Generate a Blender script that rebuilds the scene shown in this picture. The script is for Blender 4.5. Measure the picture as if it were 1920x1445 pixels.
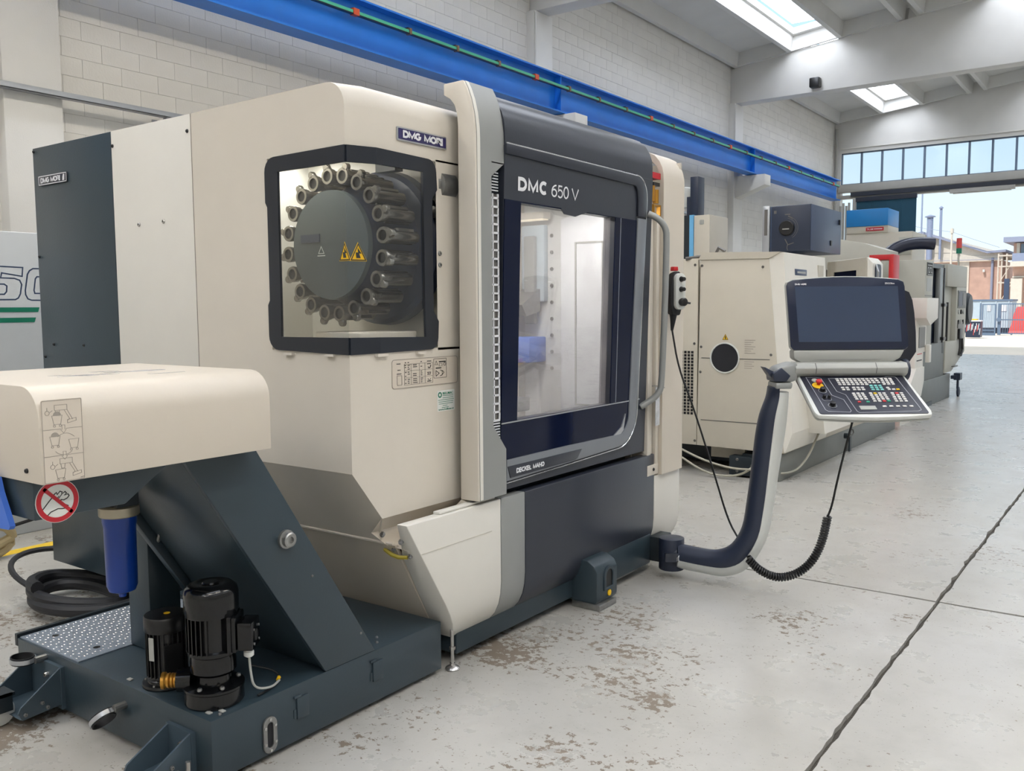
import bpy, bmesh, math, random
from mathutils import Vector, Matrix
random.seed(7)
SC = bpy.context.scene
COL = SC.collection
for o in list(SC.objects): bpy.data.objects.remove(o)

# ------------------------------------------------------------------ camera
YAW, PITCH, ROLL = 0.6296198, -0.0859933, -0.0067367
fwd = Vector((-math.sin(YAW)*math.cos(PITCH), math.cos(YAW)*math.cos(PITCH), math.sin(PITCH)))
rgt = Vector((math.cos(YAW), math.sin(YAW), 0)); upv = rgt.cross(fwd)
r2 = rgt*math.cos(ROLL)+upv*math.sin(ROLL); u2 = upv*math.cos(ROLL)-rgt*math.sin(ROLL)
cam = bpy.data.cameras.new('camera'); cam.sensor_width = 36; cam.sensor_fit = 'HORIZONTAL'
cam.lens = 36*1680.03/1920; cam.clip_end = 400
co = bpy.data.objects.new('camera', cam); COL.objects.link(co)
M4 = Matrix((r2, u2, -fwd)).transposed().to_4x4(); M4.translation = (0, 0, 1.6)
co.matrix_world = M4; SC.camera = co

# ------------------------------------------------------------------ world, sun, exposure
w = bpy.data.worlds.new('sky'); SC.world = w; w.use_nodes = True
nt = w.node_tree; bg = nt.nodes['Background']
tcw = nt.nodes.new('ShaderNodeTexCoord'); spw = nt.nodes.new('ShaderNodeSeparateXYZ'); nt.links.new(tcw.outputs['Generated'], spw.inputs[0])
rw = nt.nodes.new('ShaderNodeValToRGB'); nt.links.new(spw.outputs[2], rw.inputs[0]); nt.links.new(rw.outputs[0], bg.inputs[0])
for pos, c in ((0.0, (.80, .92, 1.0)), (.12, (.70, .89, 1.0)), (.3, (.50, .77, 1.0)), (1.0, (.18, .42, .9))):
    e = rw.color_ramp.elements[0] if pos == 0 else rw.color_ramp.elements.new(pos); e.position = pos; e.color = c+(1,)
rw.color_ramp.elements[-1].position = 1.0; rw.color_ramp.elements[-1].color = (.18, .42, .9, 1)
bg.inputs[1].default_value = 1.25
sun = bpy.data.lights.new('sun', 'SUN'); sun.energy = 3.6; sun.angle = 0.009; sun.color = (1, .97, .93)
so = bpy.data.objects.new('sun', sun); COL.objects.link(so)
so.rotation_euler = Vector((0.18, 0.6, -0.85)).to_track_quat('-Z', 'Y').to_euler()
SKYLIGHT_STRENGTH = 8.5
FILL_TUBE_STRENGTH = 45.0
vs = SC.view_settings; vs.view_transform = 'Standard'; vs.look = 'None'; vs.gamma = 1; vs.use_curve_mapping = False
vs.exposure = -0.05
SC.cycles.max_bounces = 8; SC.cycles.diffuse_bounces = 5; SC.cycles.glossy_bounces = 4; SC.cycles.transparent_max_bounces = 12
SC.cycles.caustics_reflective = False; SC.cycles.caustics_refractive = False
SC.cycles.sample_clamp_indirect = 6.0

# ------------------------------------------------------------------ helpers
def lin(c):
    return tuple(((x/255)/12.92 if x/255 <= .04045 else ((x/255+.055)/1.055)**2.4) for x in c)+(1,)
MATS = {}
def paint(name, rgb, rough=.45, metal=0., var=.03, scale=6., bump=0., spec=.5, emit=0., coat=0., bscale=None):
    m = bpy.data.materials.new(name); m.use_nodes = True; nt = m.node_tree; b = nt.nodes['Principled BSDF']
    b.inputs['Roughness'].default_value = rough; b.inputs['Metallic'].default_value = metal
    b.inputs['Specular IOR Level'].default_value = spec; b.inputs['Coat Weight'].default_value = coat
    tc = nt.nodes.new('ShaderNodeTexCoord'); n = nt.nodes.new('ShaderNodeTexNoise'); n.inputs['Scale'].default_value = scale; n.inputs['Detail'].default_value = 4
    nt.links.new(tc.outputs['Object'], n.inputs['Vector'])
    r = nt.nodes.new('ShaderNodeValToRGB'); c = lin(rgb)
    r.color_ramp.elements[0].position = .3; r.color_ramp.elements[1].position = .7
    r.color_ramp.elements[0].color = tuple(max(0, x*(1-var)) for x in c[:3])+(1,); r.color_ramp.elements[1].color = tuple(min(1, x*(1+var)) for x in c[:3])+(1,)
    nt.links.new(n.outputs['Fac'], r.inputs[0]); nt.links.new(r.outputs[0], b.inputs['Base Color'])
    if bump:
        n2 = nt.nodes.new('ShaderNodeTexNoise'); n2.inputs['Scale'].default_value = bscale or 90; n2.inputs['Detail'].default_value = 5
        nt.links.new(tc.outputs['Object'], n2.inputs['Vector'])
        bp = nt.nodes.new('ShaderNodeBump'); bp.inputs['Strength'].default_value = bump; bp.inputs['Distance'].default_value = .01
        nt.links.new(n2.outputs['Fac'], bp.inputs['Height']); nt.links.new(bp.outputs[0], b.inputs['Normal'])
    if emit:
        nt.links.new(r.outputs[0], b.inputs['Emission Color']); b.inputs['Emission Strength'].default_value = emit
    MATS[name] = m; return m
def glass(name, tint, fac_lo=.06, rough=0.0, haze=0.0, hcol=(200, 200, 205)):
    m = bpy.data.materials.new(name); m.use_nodes = True; nt = m.node_tree; nt.nodes.remove(nt.nodes['Principled BSDF'])
    out = nt.nodes['Material Output']; t = nt.nodes.new('ShaderNodeBsdfTransparent'); g = nt.nodes.new('ShaderNodeBsdfGlossy')
    t.inputs[0].default_value = lin(tint); g.inputs['Roughness'].default_value = rough
    f = nt.nodes.new('ShaderNodeLayerWeight'); f.inputs[0].default_value = .5
    pw = nt.nodes.new('ShaderNodeMath'); pw.operation = 'POWER'; pw.inputs[1].default_value = 4.0; nt.links.new(f.outputs['Facing'], pw.inputs[0])
    mr = nt.nodes.new('ShaderNodeMapRange'); mr.inputs[3].default_value = fac_lo; mr.inputs[4].default_value = .9
    mx = nt.nodes.new('ShaderNodeMixShader'); nt.links.new(pw.outputs[0], mr.inputs[0]); nt.links.new(mr.outputs[0], mx.inputs[0])
    nt.links.new(g.outputs[0], mx.inputs[2])
    if haze:
        d = nt.nodes.new('ShaderNodeBsdfDiffuse'); d.inputs[0].default_value = lin(hcol); m2 = nt.nodes.new('ShaderNodeMixShader')
        n = nt.nodes.new('ShaderNodeTexNoise'); n.inputs['Scale'].default_value = 3.0; k = nt.nodes.new('ShaderNodeMath'); k.operation = 'MULTIPLY'; k.inputs[1].default_value = haze*2
        nt.links.new(n.outputs['Fac'], k.inputs[0]); nt.links.new(k.outputs[0], m2.inputs[0])
        nt.links.new(t.outputs[0], m2.inputs[1]); nt.links.new(d.outputs[0], m2.inputs[2]); nt.links.new(m2.outputs[0], mx.inputs[1])
    else: nt.links.new(t.outputs[0], mx.inputs[1])
    nt.links.new(mx.outputs[0], out.inputs[0]); MATS[name] = m; return m

def rrect(a0, a1, b0, b1, r, n=6):
    rs = r if isinstance(r, (list, tuple)) else [r]*4     # corners: (a1,b0) (a1,b1) (a0,b1) (a0,b0)
    cs = [((a1-rs[0], b0+rs[0]), -90, rs[0]), ((a1-rs[1], b1-rs[1]), 0, rs[1]), ((a0+rs[2], b1-rs[2]), 90, rs[2]), ((a0+rs[3], b0+rs[3]), 180, rs[3])]
    out = []
    for (c, s, rr) in cs:
        for i in range(n+1):
            t = math.radians(s+90*i/n); out.append((c[0]+rr*math.cos(t), c[1]+rr*math.sin(t)))
    return out
def arc(c, r, a0, a1, n=8):
    return [(c[0]+r*math.cos(math.radians(a0+(a1-a0)*i/n)), c[1]+r*math.sin(math.radians(a0+(a1-a0)*i/n))) for i in range(n+1)]
AX = {'X': lambda p, t: (t, p[0], p[1]), 'Y': lambda p, t: (p[0], t, p[1]), 'Z': lambda p, t: (p[0], p[1], t)}
class MB:
    def __init__(s): s.v = []; s.f = []
    def add(s, vs, fs):
        k = len(s.v); s.v += [tuple(v) for v in vs]; s.f += [tuple(i+k for i in f) for f in fs]; return s
    def box(s, x0, x1, y0, y1, z0, z1):
        return s.add([(x, y, z) for x in (x0, x1) for y in (y0, y1) for z in (z0, z1)],
                     [(0, 1, 3, 2), (4, 6, 7, 5), (0, 4, 5, 1), (2, 3, 7, 6), (0, 2, 6, 4), (1, 5, 7, 3)])
    def prism(s, ax, pts, t0, t1):
        n = len(pts); f0 = t0 if callable(t0) else (lambda p: t0); f1 = t1 if callable(t1) else (lambda p: t1)
        return s.add([AX[ax](p, f0(p)) for p in pts]+[AX[ax](p, f1(p)) for p in pts],
                     [tuple(range(n))[::-1], tuple(range(n, 2*n))]+[(i, (i+1) % n, n+(i+1) % n, n+i) for i in range(n)])
    def ring(s, ax, outer, inner, t0, t1, closed=True):
        n = len(outer); V = [AX[ax](p, t) for t in (t0, t1) for p in list(outer)+list(inner)]; F = []
        for i in range(n if closed else n-1):
            j = (i+1) % n
            F += [(i, n+i, n+j, j), (2*n+i, 2*n+j, 3*n+j, 3*n+i), (i, j, 2*n+j, 2*n+i), (n+i, 3*n+i, 3*n+j, n+j)]
        if not closed: F += [(0, 2*n, 3*n, n), (n-1, 2*n-1, 4*n-1, 3*n-1)]
        return s.add(V, F)
    def loft(s, rows, closed=False, cap=False):
        n = len(rows[0]); V = [p for r in rows for p in r]; F = []
        for a in range(len(rows)-1):
            for i in range(n if closed else n-1):
                j = (i+1) % n; F.append((a*n+i, a*n+j, (a+1)*n+j, (a+1)*n+i))
        if cap: F += [tuple(range(n))[::-1], tuple(range((len(rows)-1)*n, len(rows)*n))]
        return s.add(V, F)
    def cyl(s, p0, p1, r0, r1=None, seg=16, cap=True):
        r1 = r0 if r1 is None else r1; p0, p1 = Vector(p0), Vector(p1); d = (p1-p0).normalized()
        a = d.orthogonal().normalized(); b = d.cross(a); R = []
        for p, r in ((p0, r0), (p1, r1)):
            R.append([p+a*(r*math.cos(2*math.pi*i/seg))+b*(r*math.sin(2*math.pi*i/seg)) for i in range(seg)])
        return s.loft(R, True, cap)
    def lathe(s, o, d, prof, seg=20, cap=True):
        o, d = Vector(o), Vector(d).normalized(); a = d.orthogonal().normalized(); b = d.cross(a)
        return s.loft([[o+d*h+a*(r*math.cos(2*math.pi*i/seg))+b*(r*math.sin(2*math.pi*i/seg)) for i in range(seg)] for (r, h) in prof], True, cap)
    def tube(s, pts, r, seg=8, rr=None):
        P = [Vector(p) for p in pts]; rows = []; prev = None
        for i, p in enumerate(P):
            d = (P[min(i+1, len(P)-1)]-P[max(i-1, 0)]).normalized()
            a = d.orthogonal().normalized() if prev is None else (prev-d*prev.dot(d)).normalized()
            prev = a; b = d.cross(a); q = rr[i] if rr else r
            rows.append([p+a*(q*math.cos(2*math.pi*k/seg))+b*(q*math.sin(2*math.pi*k/seg)) for k in range(seg)])
        return s.loft(rows, True, True)
    def sphere(s, c, r, sc=(1, 1, 1), seg=14, rings=8):
        rows = []
        for i in range(rings+1):
            t = math.pi*(i/rings*.998+.001)
            rows.append([(c[0]+sc[0]*r*math.sin(t)*math.cos(2*math.pi*k/seg), c[1]+sc[1]*r*math.sin(t)*math.sin(2*math.pi*k/seg), c[2]+sc[2]*r*math.cos(t)) for k in range(seg)])
        return s.loft(rows, True, True)
    def lines(s, segs, wd, th=.0006):            # flat strokes in the (a,b) plane, height along the third axis
        for (a, b) in segs:
            dx, dy = b[0]-a[0], b[1]-a[1]; L = math.hypot(dx, dy) or 1; nx, ny = -dy/L*wd/2, dx/L*wd/2
            ex, ey = dx/L*wd/2, dy/L*wd/2
            s.prism('Z', [(a[0]-ex+nx, a[1]-ey+ny), (a[0]-ex-nx, a[1]-ey-ny), (b[0]+ex-nx, b[1]+ey-ny), (b[0]+ex+nx, b[1]+ey+ny)], 0, th)
        return s
    def poly(s, pts, wd, closed=False, th=.0006):     # one mitred ribbon along the points
        P = [Vector((q[0], q[1])) for q in pts]
        if len(P) > 2 and (P[0]-P[-1]).length < 1e-6: P.pop(); closed = True
        n = len(P); Lf, Rt = [], []
        for i in range(n):
            a = P[i]-P[(i-1) % n]; b = P[(i+1) % n]-P[i]
            if not closed and i == 0: a = b
            if not closed and i == n-1: b = a
            a = a.normalized(); b = b.normalized(); na = Vector((-a.y, a.x)); nb = Vector((-b.y, b.x)); m = na+nb
            m = m.normalized() if m.length > .05 else na
            k = wd/2/max(.74, m.dot(na)); Lf.append(tuple(P[i]+m*k)); Rt.append(tuple(P[i]-m*k))
        if n == 2: return s.lines([(pts[0], pts[1])], wd, th)
        return s.ring('Z', Lf, Rt, 0, th, closed)
    def text(s, body, a0, b0, wd, ht, th=.001, bold=0., shear=0., spacing=1.):   # fitted into a wd x ht box at (a0,b0) of the (a,b) plane
        cu = bpy.data.curves.new('t', 'FONT'); cu.body = body; cu.size = 1; cu.offset = bold; cu.shear = shear; cu.resolution_u = 3; cu.extrude = .01; cu.space_character = spacing
        ob = bpy.data.objects.new('t', cu); COL.objects.link(ob); bpy.context.view_layer.update()
        me = bpy.data.meshes.new_from_object(ob.evaluated_get(bpy.context.evaluated_depsgraph_get()))
        xs = [v.co.x for v in me.vertices]; ys = [v.co.y for v in me.vertices]; x0, x1, y0, y1 = min(xs), max(xs), min(ys), max(ys)
        s.add([(a0+(v.co.x-x0)/(x1-x0)*wd, b0+(v.co.y-y0)/(y1-y0)*ht, th if v.co.z > 0 else 0) for v in me.vertices], [tuple(p.vertices) for p in me.polygons])
        bpy.data.objects.remove(ob); bpy.data.curves.remove(cu); bpy.data.meshes.remove(me); return s
    def sign(s, body, a0, b0, wd, ht, wt, th=.001, gap=.22):   # sans capitals drawn as strokes
        R = lambda c, rx, ry, t0, t1, n=8: [(c[0]+rx*math.cos(math.radians(t0+(t1-t0)*i/n)), c[1]+ry*math.sin(math.radians(t0+(t1-t0)*i/n))) for i in range(n+1)]
        G = {'D': (.72, [[(0, 0), (0, 1), (.3, 1)]+R((.32, .5), .40, .5, 90, -90)[1:]+[(0, 0)]]), 'M': (.9, [[(0, 0), (0, 1), (.45, .05), (.9, 1), (.9, 0)]]),
             'C': (.74, [R((.38, .5), .38, .5, 50, 310, 14)]), 'G': (.78, [R((.38, .5), .38, .5, 50, 325, 14)+[(.76, .45), (.42, .45)]]), 'O': (.8, [R((.4, .5), .4, .5, 0, 360, 18)]),
             'R': (.7, [[(0, 0), (0, 1), (.4, 1)]+R((.42, .74), .26, .26, 90, -90, 6)[1:]+[(0, .48)], [(.4, .48), (.7, 0)]]), 'I': (.0, [[(0, 0), (0, 1)]]),
             'E': (.58, [[(.58, 0), (0, 0), (0, 1), (.56, 1)], [(0, .52), (.52, .52)]]), 'K': (.7, [[(0, 0), (0, 1)], [(.66, 1), (0, .4)], [(.22, .6), (.7, 0)]]), 'L': (.54, [[(0, 1), (0, 0), (.54, 0)]]),
             'A': (.78, [[(0, 0), (.39, 1), (.78, 0)], [(.15, .34), (.63, .34)]]), 'H': (.7, [[(0, 0), (0, 1)], [(.7, 0), (.7, 1)], [(0, .52), (.7, .52)]]), 'V': (.72, [[(0, 1), (.36, 0), (.72, 1)]]),
             '6': (.56, [R((.28, .31), .28, .31, 0, 360, 14), R((.56, .4), .56, .6, 180, 95, 6)]), '5': (.56, [[(.5, 1), (.1, 1), (.04, .5)]+R((.27, .32), .29, .34, 130, -140, 10)]), '0': (.56, [R((.28, .5), .28, .5, 0, 360, 16)]), ' ': (.3, [])}
        tot = sum(G[c][0]+gap for c in body)-gap; sx = (wd-wt)/tot; x = 0
        for c in body:
            for st in G[c][1]: s.poly([(a0+wt/2+(x+p[0])*sx, b0+wt/2+p[1]*(ht-wt)) for p in st], wt, False, th)
            x += G[c][0]+gap
        return s
    def build(s, name, mat, parent=None, bevel=0., smooth=35, xf=None, seg=2, base=None):
        vs = [xf(v) for v in s.v] if xf else s.v
        me = bpy.data.meshes.new(name); me.from_pydata([tuple(v) for v in vs], [], s.f)
        bm = bmesh.new(); bm.from_mesh(me); bmesh.ops.recalc_face_normals(bm, faces=bm.faces)
        if bevel:
            ed = [e for e in bm.edges if len(e.link_faces) == 2 and e.calc_face_angle(0) > .45]
            bmesh.ops.bevel(bm, geom=ed, offset=bevel, segments=seg, profile=.5, affect='EDGES', clamp_overlap=True)
        bm.to_mesh(me); bm.free()
        if smooth:
            me.polygons.foreach_set('use_smooth', [True]*len(me.polygons)); me.set_sharp_from_angle(angle=math.radians(smooth))
        me.materials.append(MATS[mat]); ob = bpy.data.objects.new(name, me); COL.objects.link(ob)
        if parent is not None:
            ob.parent = parent
            g = Vector((0, 0, 0)); q = parent
            while q is not None: g += q.location; q = q.parent
            ob.location = -g
        elif base is not None:
            me.transform(Matrix.Translation(-Vector(base))); ob.location = base
        return ob
def tag(o, label, cat, group=None):
    o['label'] = label; o['category'] = cat
    if group: o['group'] = group
    return o
def thing(name, label, cat, loc, group=None):
    o = bpy.data.objects.new(name, None); o.empty_display_size = .2; COL.objects.link(o); o.location = loc
    return tag(o, label, cat, group)
def struct(o): o['kind'] = 'structure'; return o
def stuff(o): o['kind'] = 'stuff'; return o
def dup(o, off=(0, 0, 0), parent=None):
    c = o.copy(); COL.objects.link(c)
    if parent is not None: c.parent = parent
    c.location = o.location+Vector(off)
    for ch in list(o.children):
        d = dup(ch, (0, 0, 0), c)
    return c
def frame(o, a, b):               # local (a,b,n) -> world
    o, a, b = Vector(o), Vector(a), Vector(b); n = a.cross(b).normalized()
    return lambda v: o+a*v[0]+b*v[1]+n*v[2]

# ------------------------------------------------------------------ materials
paint('cream', (208, 201, 189), .42, bump=.02, var=.015)
paint('cream_warm', (206, 197, 183), .42, bump=.02, var=.015)
paint('machine_white', (216, 213, 205), .4, bump=.02, var=.015)
paint('silver_grey', (148,150,148), .38, metal=.25, var=.02)
paint('silver', (185, 188, 192), .3, metal=.7, var=.03)
paint('slate', (47,60,68), .34, bump=.04, var=.05, scale=3)
paint('slate_dark', (28,37,43), .42, bump=.03, var=.05)
paint('charcoal', (46,50,60), .3, bump=.03, var=.04)
paint('navy_gloss', (14, 22, 46), .1, var=.02, spec=.15)
paint('lamp_pale', (240, 228, 200), .5, emit=1.1)
paint('slate_light', (66, 80, 90), .32, var=.05)
paint('frame_dark', (30, 35, 44), .3, var=.03)
paint('key_panel', (34, 36, 50), .4, var=.03)
paint('strap_yellow', (165, 150, 50), .5)
paint('port_dark', (50, 50, 53), .15)
paint('charcoal_trim', (130,134,140), .32, metal=.3, var=.03)
paint('chrome', (205, 207, 210), .18, metal=.9)
paint('black', (16, 16, 18), .35, var=.1)
paint('black_gloss', (10, 11, 13), .15, var=.1, bump=.02)
paint('rubber', (22, 23, 27), .6, var=.15)
paint('arm_navy', (38, 45, 62), .4, var=.04)
paint('arm_white', (206,208,204), .35, var=.02)
paint('panel_grey', (164,165,160), .4, var=.02)
paint('screen_glass', (42, 58, 84), .03, var=.02, coat=.6)
paint('bezel', (24, 33, 56), .22, var=.03)
paint('key_white', (205, 203, 200), .5)
paint('key_yellow', (225, 190, 20), .5)
paint('key_red', (200, 55, 60), .5)
paint('key_green', (50, 150, 120), .5)
paint('key_teal', (120, 190, 185), .5)
paint('panel_line', (170, 172, 178), .4)
paint('red', (190, 35, 40), .4)
paint('sign_red', (185, 30, 45), .45)
paint('yellow', (232, 185, 20), .45)
paint('yellow_line', (214, 178, 40), .55, var=.15, scale=20)
paint('ink', (45, 45, 45), .6)
paint('ink_pale', (150, 143, 134), .6)
paint('sticker', (206, 196, 182), .5)
paint('sticker_white', (222, 224, 220), .45)
paint('letter_white', (225, 226, 230), .4)
paint('plate_violet', (46, 42, 92), .35)
paint('steel', (150, 150, 148), .32, metal=.8, var=.12, scale=30)
paint('bright_steel', (190, 188, 185), .25, metal=.85, var=.08)
paint('tread_steel', (150, 160, 172), .4, metal=.5, var=.05)
paint('filter_blue', (10,60,152), .3, var=.05)
paint('brass', (190, 140, 60), .35, metal=.8)
paint('cast_metal', (176, 168, 148), .35, metal=.6)
paint('crane_blue', (32, 118, 212), .35, var=.06, scale=2)
paint('rail_green', (70, 175, 140), .4)
paint('clip_orange', (205, 80, 40), .5)
paint('clip_tan', (120, 95, 70), .5)
paint('wall_white', (220, 217, 210), .8, bump=.25, var=.04, scale=2, bscale=40)
paint('mortar', (186, 181, 172), .9, bump=.3)
paint('ceiling_white', (214, 213, 209), .8, bump=.1, var=.04, scale=1.2)
paint('beam_white', (216, 214, 209), .75, bump=.12, var=.04, scale=1.5)
paint('skylight', (236,242,255), .5, emit=SKYLIGHT_STRENGTH)
paint('fill_tube', (255,242,224), .5, emit=FILL_TUBE_STRENGTH)
paint('work_fill_lamp', (255, 250, 240), .5, emit=48)
paint('magazine_fill_lamp', (255, 250, 240), .5, emit=48)
paint('dull_hose', (160, 157, 142), .5)
paint('galvanised', (165, 168, 172), .38, metal=.6, var=.06)
paint('m2_beige', (194,187,172), .48, var=.02)
paint('m2_white', (226, 222, 212), .45, var=.02)
paint('m2_grey', (112,114,110), .5, var=.04)
paint('m3_grey', (182, 180, 168), .5, var=.02)
paint('cab_blue', (62, 76, 102), .4, var=.03)
paint('cab_dark', (34, 44, 64), .4, var=.03)
paint('sky_blue_paint', (20, 122, 190), .4, var=.03)
paint('light_blue', (110, 180, 225), .4)
paint('curtain_green', (8, 66, 88), .6, var=.05)
paint('dull_grey', (166, 164, 158), .6)
paint('hose_black', (30, 34, 52), .3, bump=.0)
paint('green_mark', (20, 118, 92), .5)
paint('old_grey', (190, 194, 196), .5, var=.02)
paint('hose_tan', (178, 160, 120), .5)
paint('blue_bin', (62, 108, 200), .5, var=.06)
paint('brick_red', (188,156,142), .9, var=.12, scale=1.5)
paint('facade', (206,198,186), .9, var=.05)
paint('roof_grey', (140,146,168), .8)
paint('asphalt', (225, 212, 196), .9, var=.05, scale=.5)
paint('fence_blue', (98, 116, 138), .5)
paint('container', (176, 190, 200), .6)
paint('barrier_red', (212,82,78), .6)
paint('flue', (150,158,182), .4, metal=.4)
paint('far_window', (110, 125, 140), .3)
paint('work_white', (214, 214, 212), .4, var=.03)
paint('bolt_grey', (110, 108, 105), .4, metal=.6)
paint('pot_steel', (140, 137, 132), .22, metal=.85, var=.1)
paint('disc_grey', (72,82,86), .4, var=.04)
paint('disc_blue', (40, 52, 76), .35, var=.05)
paint('foil', (214,214,216), .2, metal=.6, var=.2, scale=25, bump=.5)
paint('bag', (34, 37, 48), .25, var=.1, bump=.35, bscale=14)
glass('window_glass', (246, 248, 250), .05)
glass('mag_glass', (244, 246, 246), .06, 0, .02, (215, 212, 205))
glass('door_glass', (240, 240, 242), .08, .02, .17, (232, 224, 224))  # pale diffuse haze paints in the bright floor's reflection

WORN = ((-1.75, 2.62, .22), (-1.86, 3.25, .22), (-2.42, 3.22, .3), (-1.42, 4.36, .3), (-2.1, 3.2, .2), (-2.74, 1.74, .3), (-3.65, 1.6, .4), (-1.32, 5.12, .28), (-1.0, 4.8, .18), (-2.15, 4.1, .25), (-1.6, 3.2, .12), (-3.4, 1.5, .3), (-2.3, 2.2, .2))
def floor_mat():
    m = bpy.data.materials.new('floor_paint'); m.use_nodes = True; nt = m.node_tree; b = nt.nodes['Principled BSDF']; N = nt.nodes.new; Lk = nt.links.new
    tc = N('ShaderNodeTexCoord')
    def noise(sc, det=5, rough=.6, off=0, stretch=None):
        mp = N('ShaderNodeMapping'); mp.inputs['Location'].default_value = (off, off*.7, 0)
        if stretch: mp.inputs['Scale'].default_value = stretch[0]; mp.inputs['Rotation'].default_value = (0, 0, stretch[1])
        n = N('ShaderNodeTexNoise'); n.inputs['Scale'].default_value = sc; n.inputs['Detail'].default_value = det; n.inputs['Roughness'].default_value = rough
        Lk(tc.outputs['Object'], mp.inputs[0]); Lk(mp.outputs[0], n.inputs['Vector']); return n.outputs['Fac']
    def mth(op, a, c):
        k = N('ShaderNodeMath'); k.operation = op
        for i, x in enumerate((a, c)):
            if isinstance(x, (int, float)): k.inputs[i].default_value = x
            else: Lk(x, k.inputs[i])
        return k.outputs[0]
    def step(x, lo, hi):
        r = N('ShaderNodeMapRange'); r.inputs[1].default_value = lo; r.inputs[2].default_value = hi; Lk(x, r.inputs[0]); return r.outputs[0]
    sep = N('ShaderNodeSeparateXYZ'); Lk(tc.outputs['Object'], sep.inputs[0])
    # worn paint: big patches gate finer flakes; more wear on the strip beside the machine
    strip = mth('MULTIPLY', step(sep.outputs[0], -1.0, -2.0), step(sep.outputs[1], 5.2, 3.6))
    patch = noise(1.5, 3, .5, 3.1); fine = noise(24, 6, .7, 9.2)
    v = mth('ADD', mth('MULTIPLY', fine, .62), mth('MULTIPLY', patch, .46)); v = mth('ADD', v, mth('MULTIPLY', strip, .055))
    for (sx, sy, sr) in WORN:
        d = N('ShaderNodeVectorMath'); d.operation = 'DISTANCE'; d.inputs[1].default_value = (sx, sy, 0); Lk(tc.outputs['Object'], d.inputs[0])
        v = mth('ADD', v, mth('MULTIPLY', step(d.outputs['Value'], sr, sr*.15), .085))
    speck = mth('MULTIPLY', step(noise(62, 3, .55, 91), .665, .685), step(noise(2.2, 3, .6, 17), .38, .55))
    chips = mth('MAXIMUM', step(v, .645, .665), speck)
    scr = noise(16, 3, .6, 21, ((.8, 7, 1), .5)); scr2 = noise(46, 2, .5, 33)
    sc = step(mth('ADD', mth('MULTIPLY', scr, .6), mth('MULTIPLY', scr2, .45)), .68, .70)
    big = noise(.45, 4, .6, 50); dirt = noise(3.5, 6, .65, 70)
    def mix(f, c1, c2):
        x = N('ShaderNodeMix'); x.data_type = 'RGBA'; Lk(f, x.inputs[0])
        for i, c in ((6, c1), (7, c2)):
            if isinstance(c, tuple): x.inputs[i].default_value = c
            else: Lk(c, x.inputs[i])
        return x.outputs[2]
    c = mix(step(big, .3, .7), lin((164, 161, 153)), lin((177, 175, 170)))
    c = mix(mth('MULTIPLY', step(dirt, .5, .75), .35), c, lin((138, 134, 126)))
    c = mix(sc, c, lin((108, 103, 95))); c = mix(chips, c, lin((122, 111, 98)))
    Lk(c, b.inputs['Base Color'])
    r = mth('ADD', mth('MULTIPLY', chips, .35), mth('ADD', mth('MULTIPLY', dirt, .25), .17)); Lk(r, b.inputs['Roughness'])
    bp = N('ShaderNodeBump'); bp.inputs['Strength'].default_value = .15; bp.inputs['Distance'].default_value = .004
    h = mth('SUBTRACT', mth('MULTIPLY', noise(60, 3), .3), chips); Lk(h, bp.inputs['Height']); Lk(bp.outputs[0], b.inputs['Normal'])
    MATS['floor_paint'] = m
floor_mat()
paint('joint_dark', (70, 66, 60), .9, bump=.6)

# ================================================================== SETTING
FY, WX = 32.4, -9.6
# floor: concrete slabs with open joints over a darker bed
fl = struct(MB().box(-9.6, 12, -12, FY+.2, -.3, -.02).build('floor', 'joint_dark'))
def slab(x0, x1, y0, y1):
    rnd = random.Random(int(x0*7+y0*3)); g = .007; P = []
    def side(a, b, n, ax, sgn):
        for i in range(n):
            t = i/n; x, y = a[0]+(b[0]-a[0])*t, a[1]+(b[1]-a[1])*t; j = abs(rnd.gauss(0, .004))+(.012*rnd.random() if rnd.random() < .12 else 0)
            P.append((x, y+sgn*j) if ax else (x+sgn*j, y))
    side((x0+g, y0+g), (x1-g, y0+g), 60, 1, 1); side((x1-g, y0+g), (x1-g, y1-g), 160, 0, -1)
    side((x1-g, y1-g), (x0+g, y1-g), 60, 1, -1); side((x0+g, y1-g), (x0+g, y0+g), 160, 0, 1)
    return MB().prism('Z', P, -.15, 0).build('slab', 'floor_paint', fl, smooth=0)
for (x0, x1) in ((-9.6, -.93), (-.93, 7), (7, 12)):
    for (y0, y1) in ((-12, -4.8), (-4.8, 5.18), (5.18, 18.5), (18.5, FY+.2)): slab(x0, x1, y0, y1)

# left wall: painted concrete blocks laid in courses over a mortar core, piers between the bays
wl = struct(MB().box(WX-.3, WX-.008, -12, FY, 0, 8.6).build('wall_left', 'mortar'))
PIERS = (-4.6, 4.7, 14.0, 23.3)
cells = []; H, L = .2, .45
for k in range(0, 42):
    z0 = .107+H*(k-1)
    if z0 < 0: z0 = 0; z1 = .107
    else: z1 = z0+H
    y = -3+(L/2 if k % 2 else 0)
    while y < FY:
        y1 = min(y+L, FY)
        if not any(y > p-.3 and y1 < p+.3 for p in PIERS): cells.append((y, y1, z0, min(z1, 8.55)))
        y = y1
def in_view(P):
    d = Vector(P)-Vector((0, 0, 1.6)); f = d.dot(fwd)
    if f < 1: return False
    px = 960+1680*d.dot(r2)/f; py = 722.5-1680*d.dot(u2)/f
    if not (-30 < px < 1900 and -20 < py < 700): return False
    if 60 < px < 625 and py > 288-.228*(px-60): return False
    if px > 625 and 3.5 < P[2] < 5.0 and px < 1280: return False
    return not (px >= 625 and P[2] < 5.0 and px < 1280)
near = sorted([c for c in cells if in_view((WX, (c[0]+c[1])/2, (c[2]+c[3])/2))], key=lambda c: c[0])[:290]
ns = set(near); rest = MB()
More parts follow.
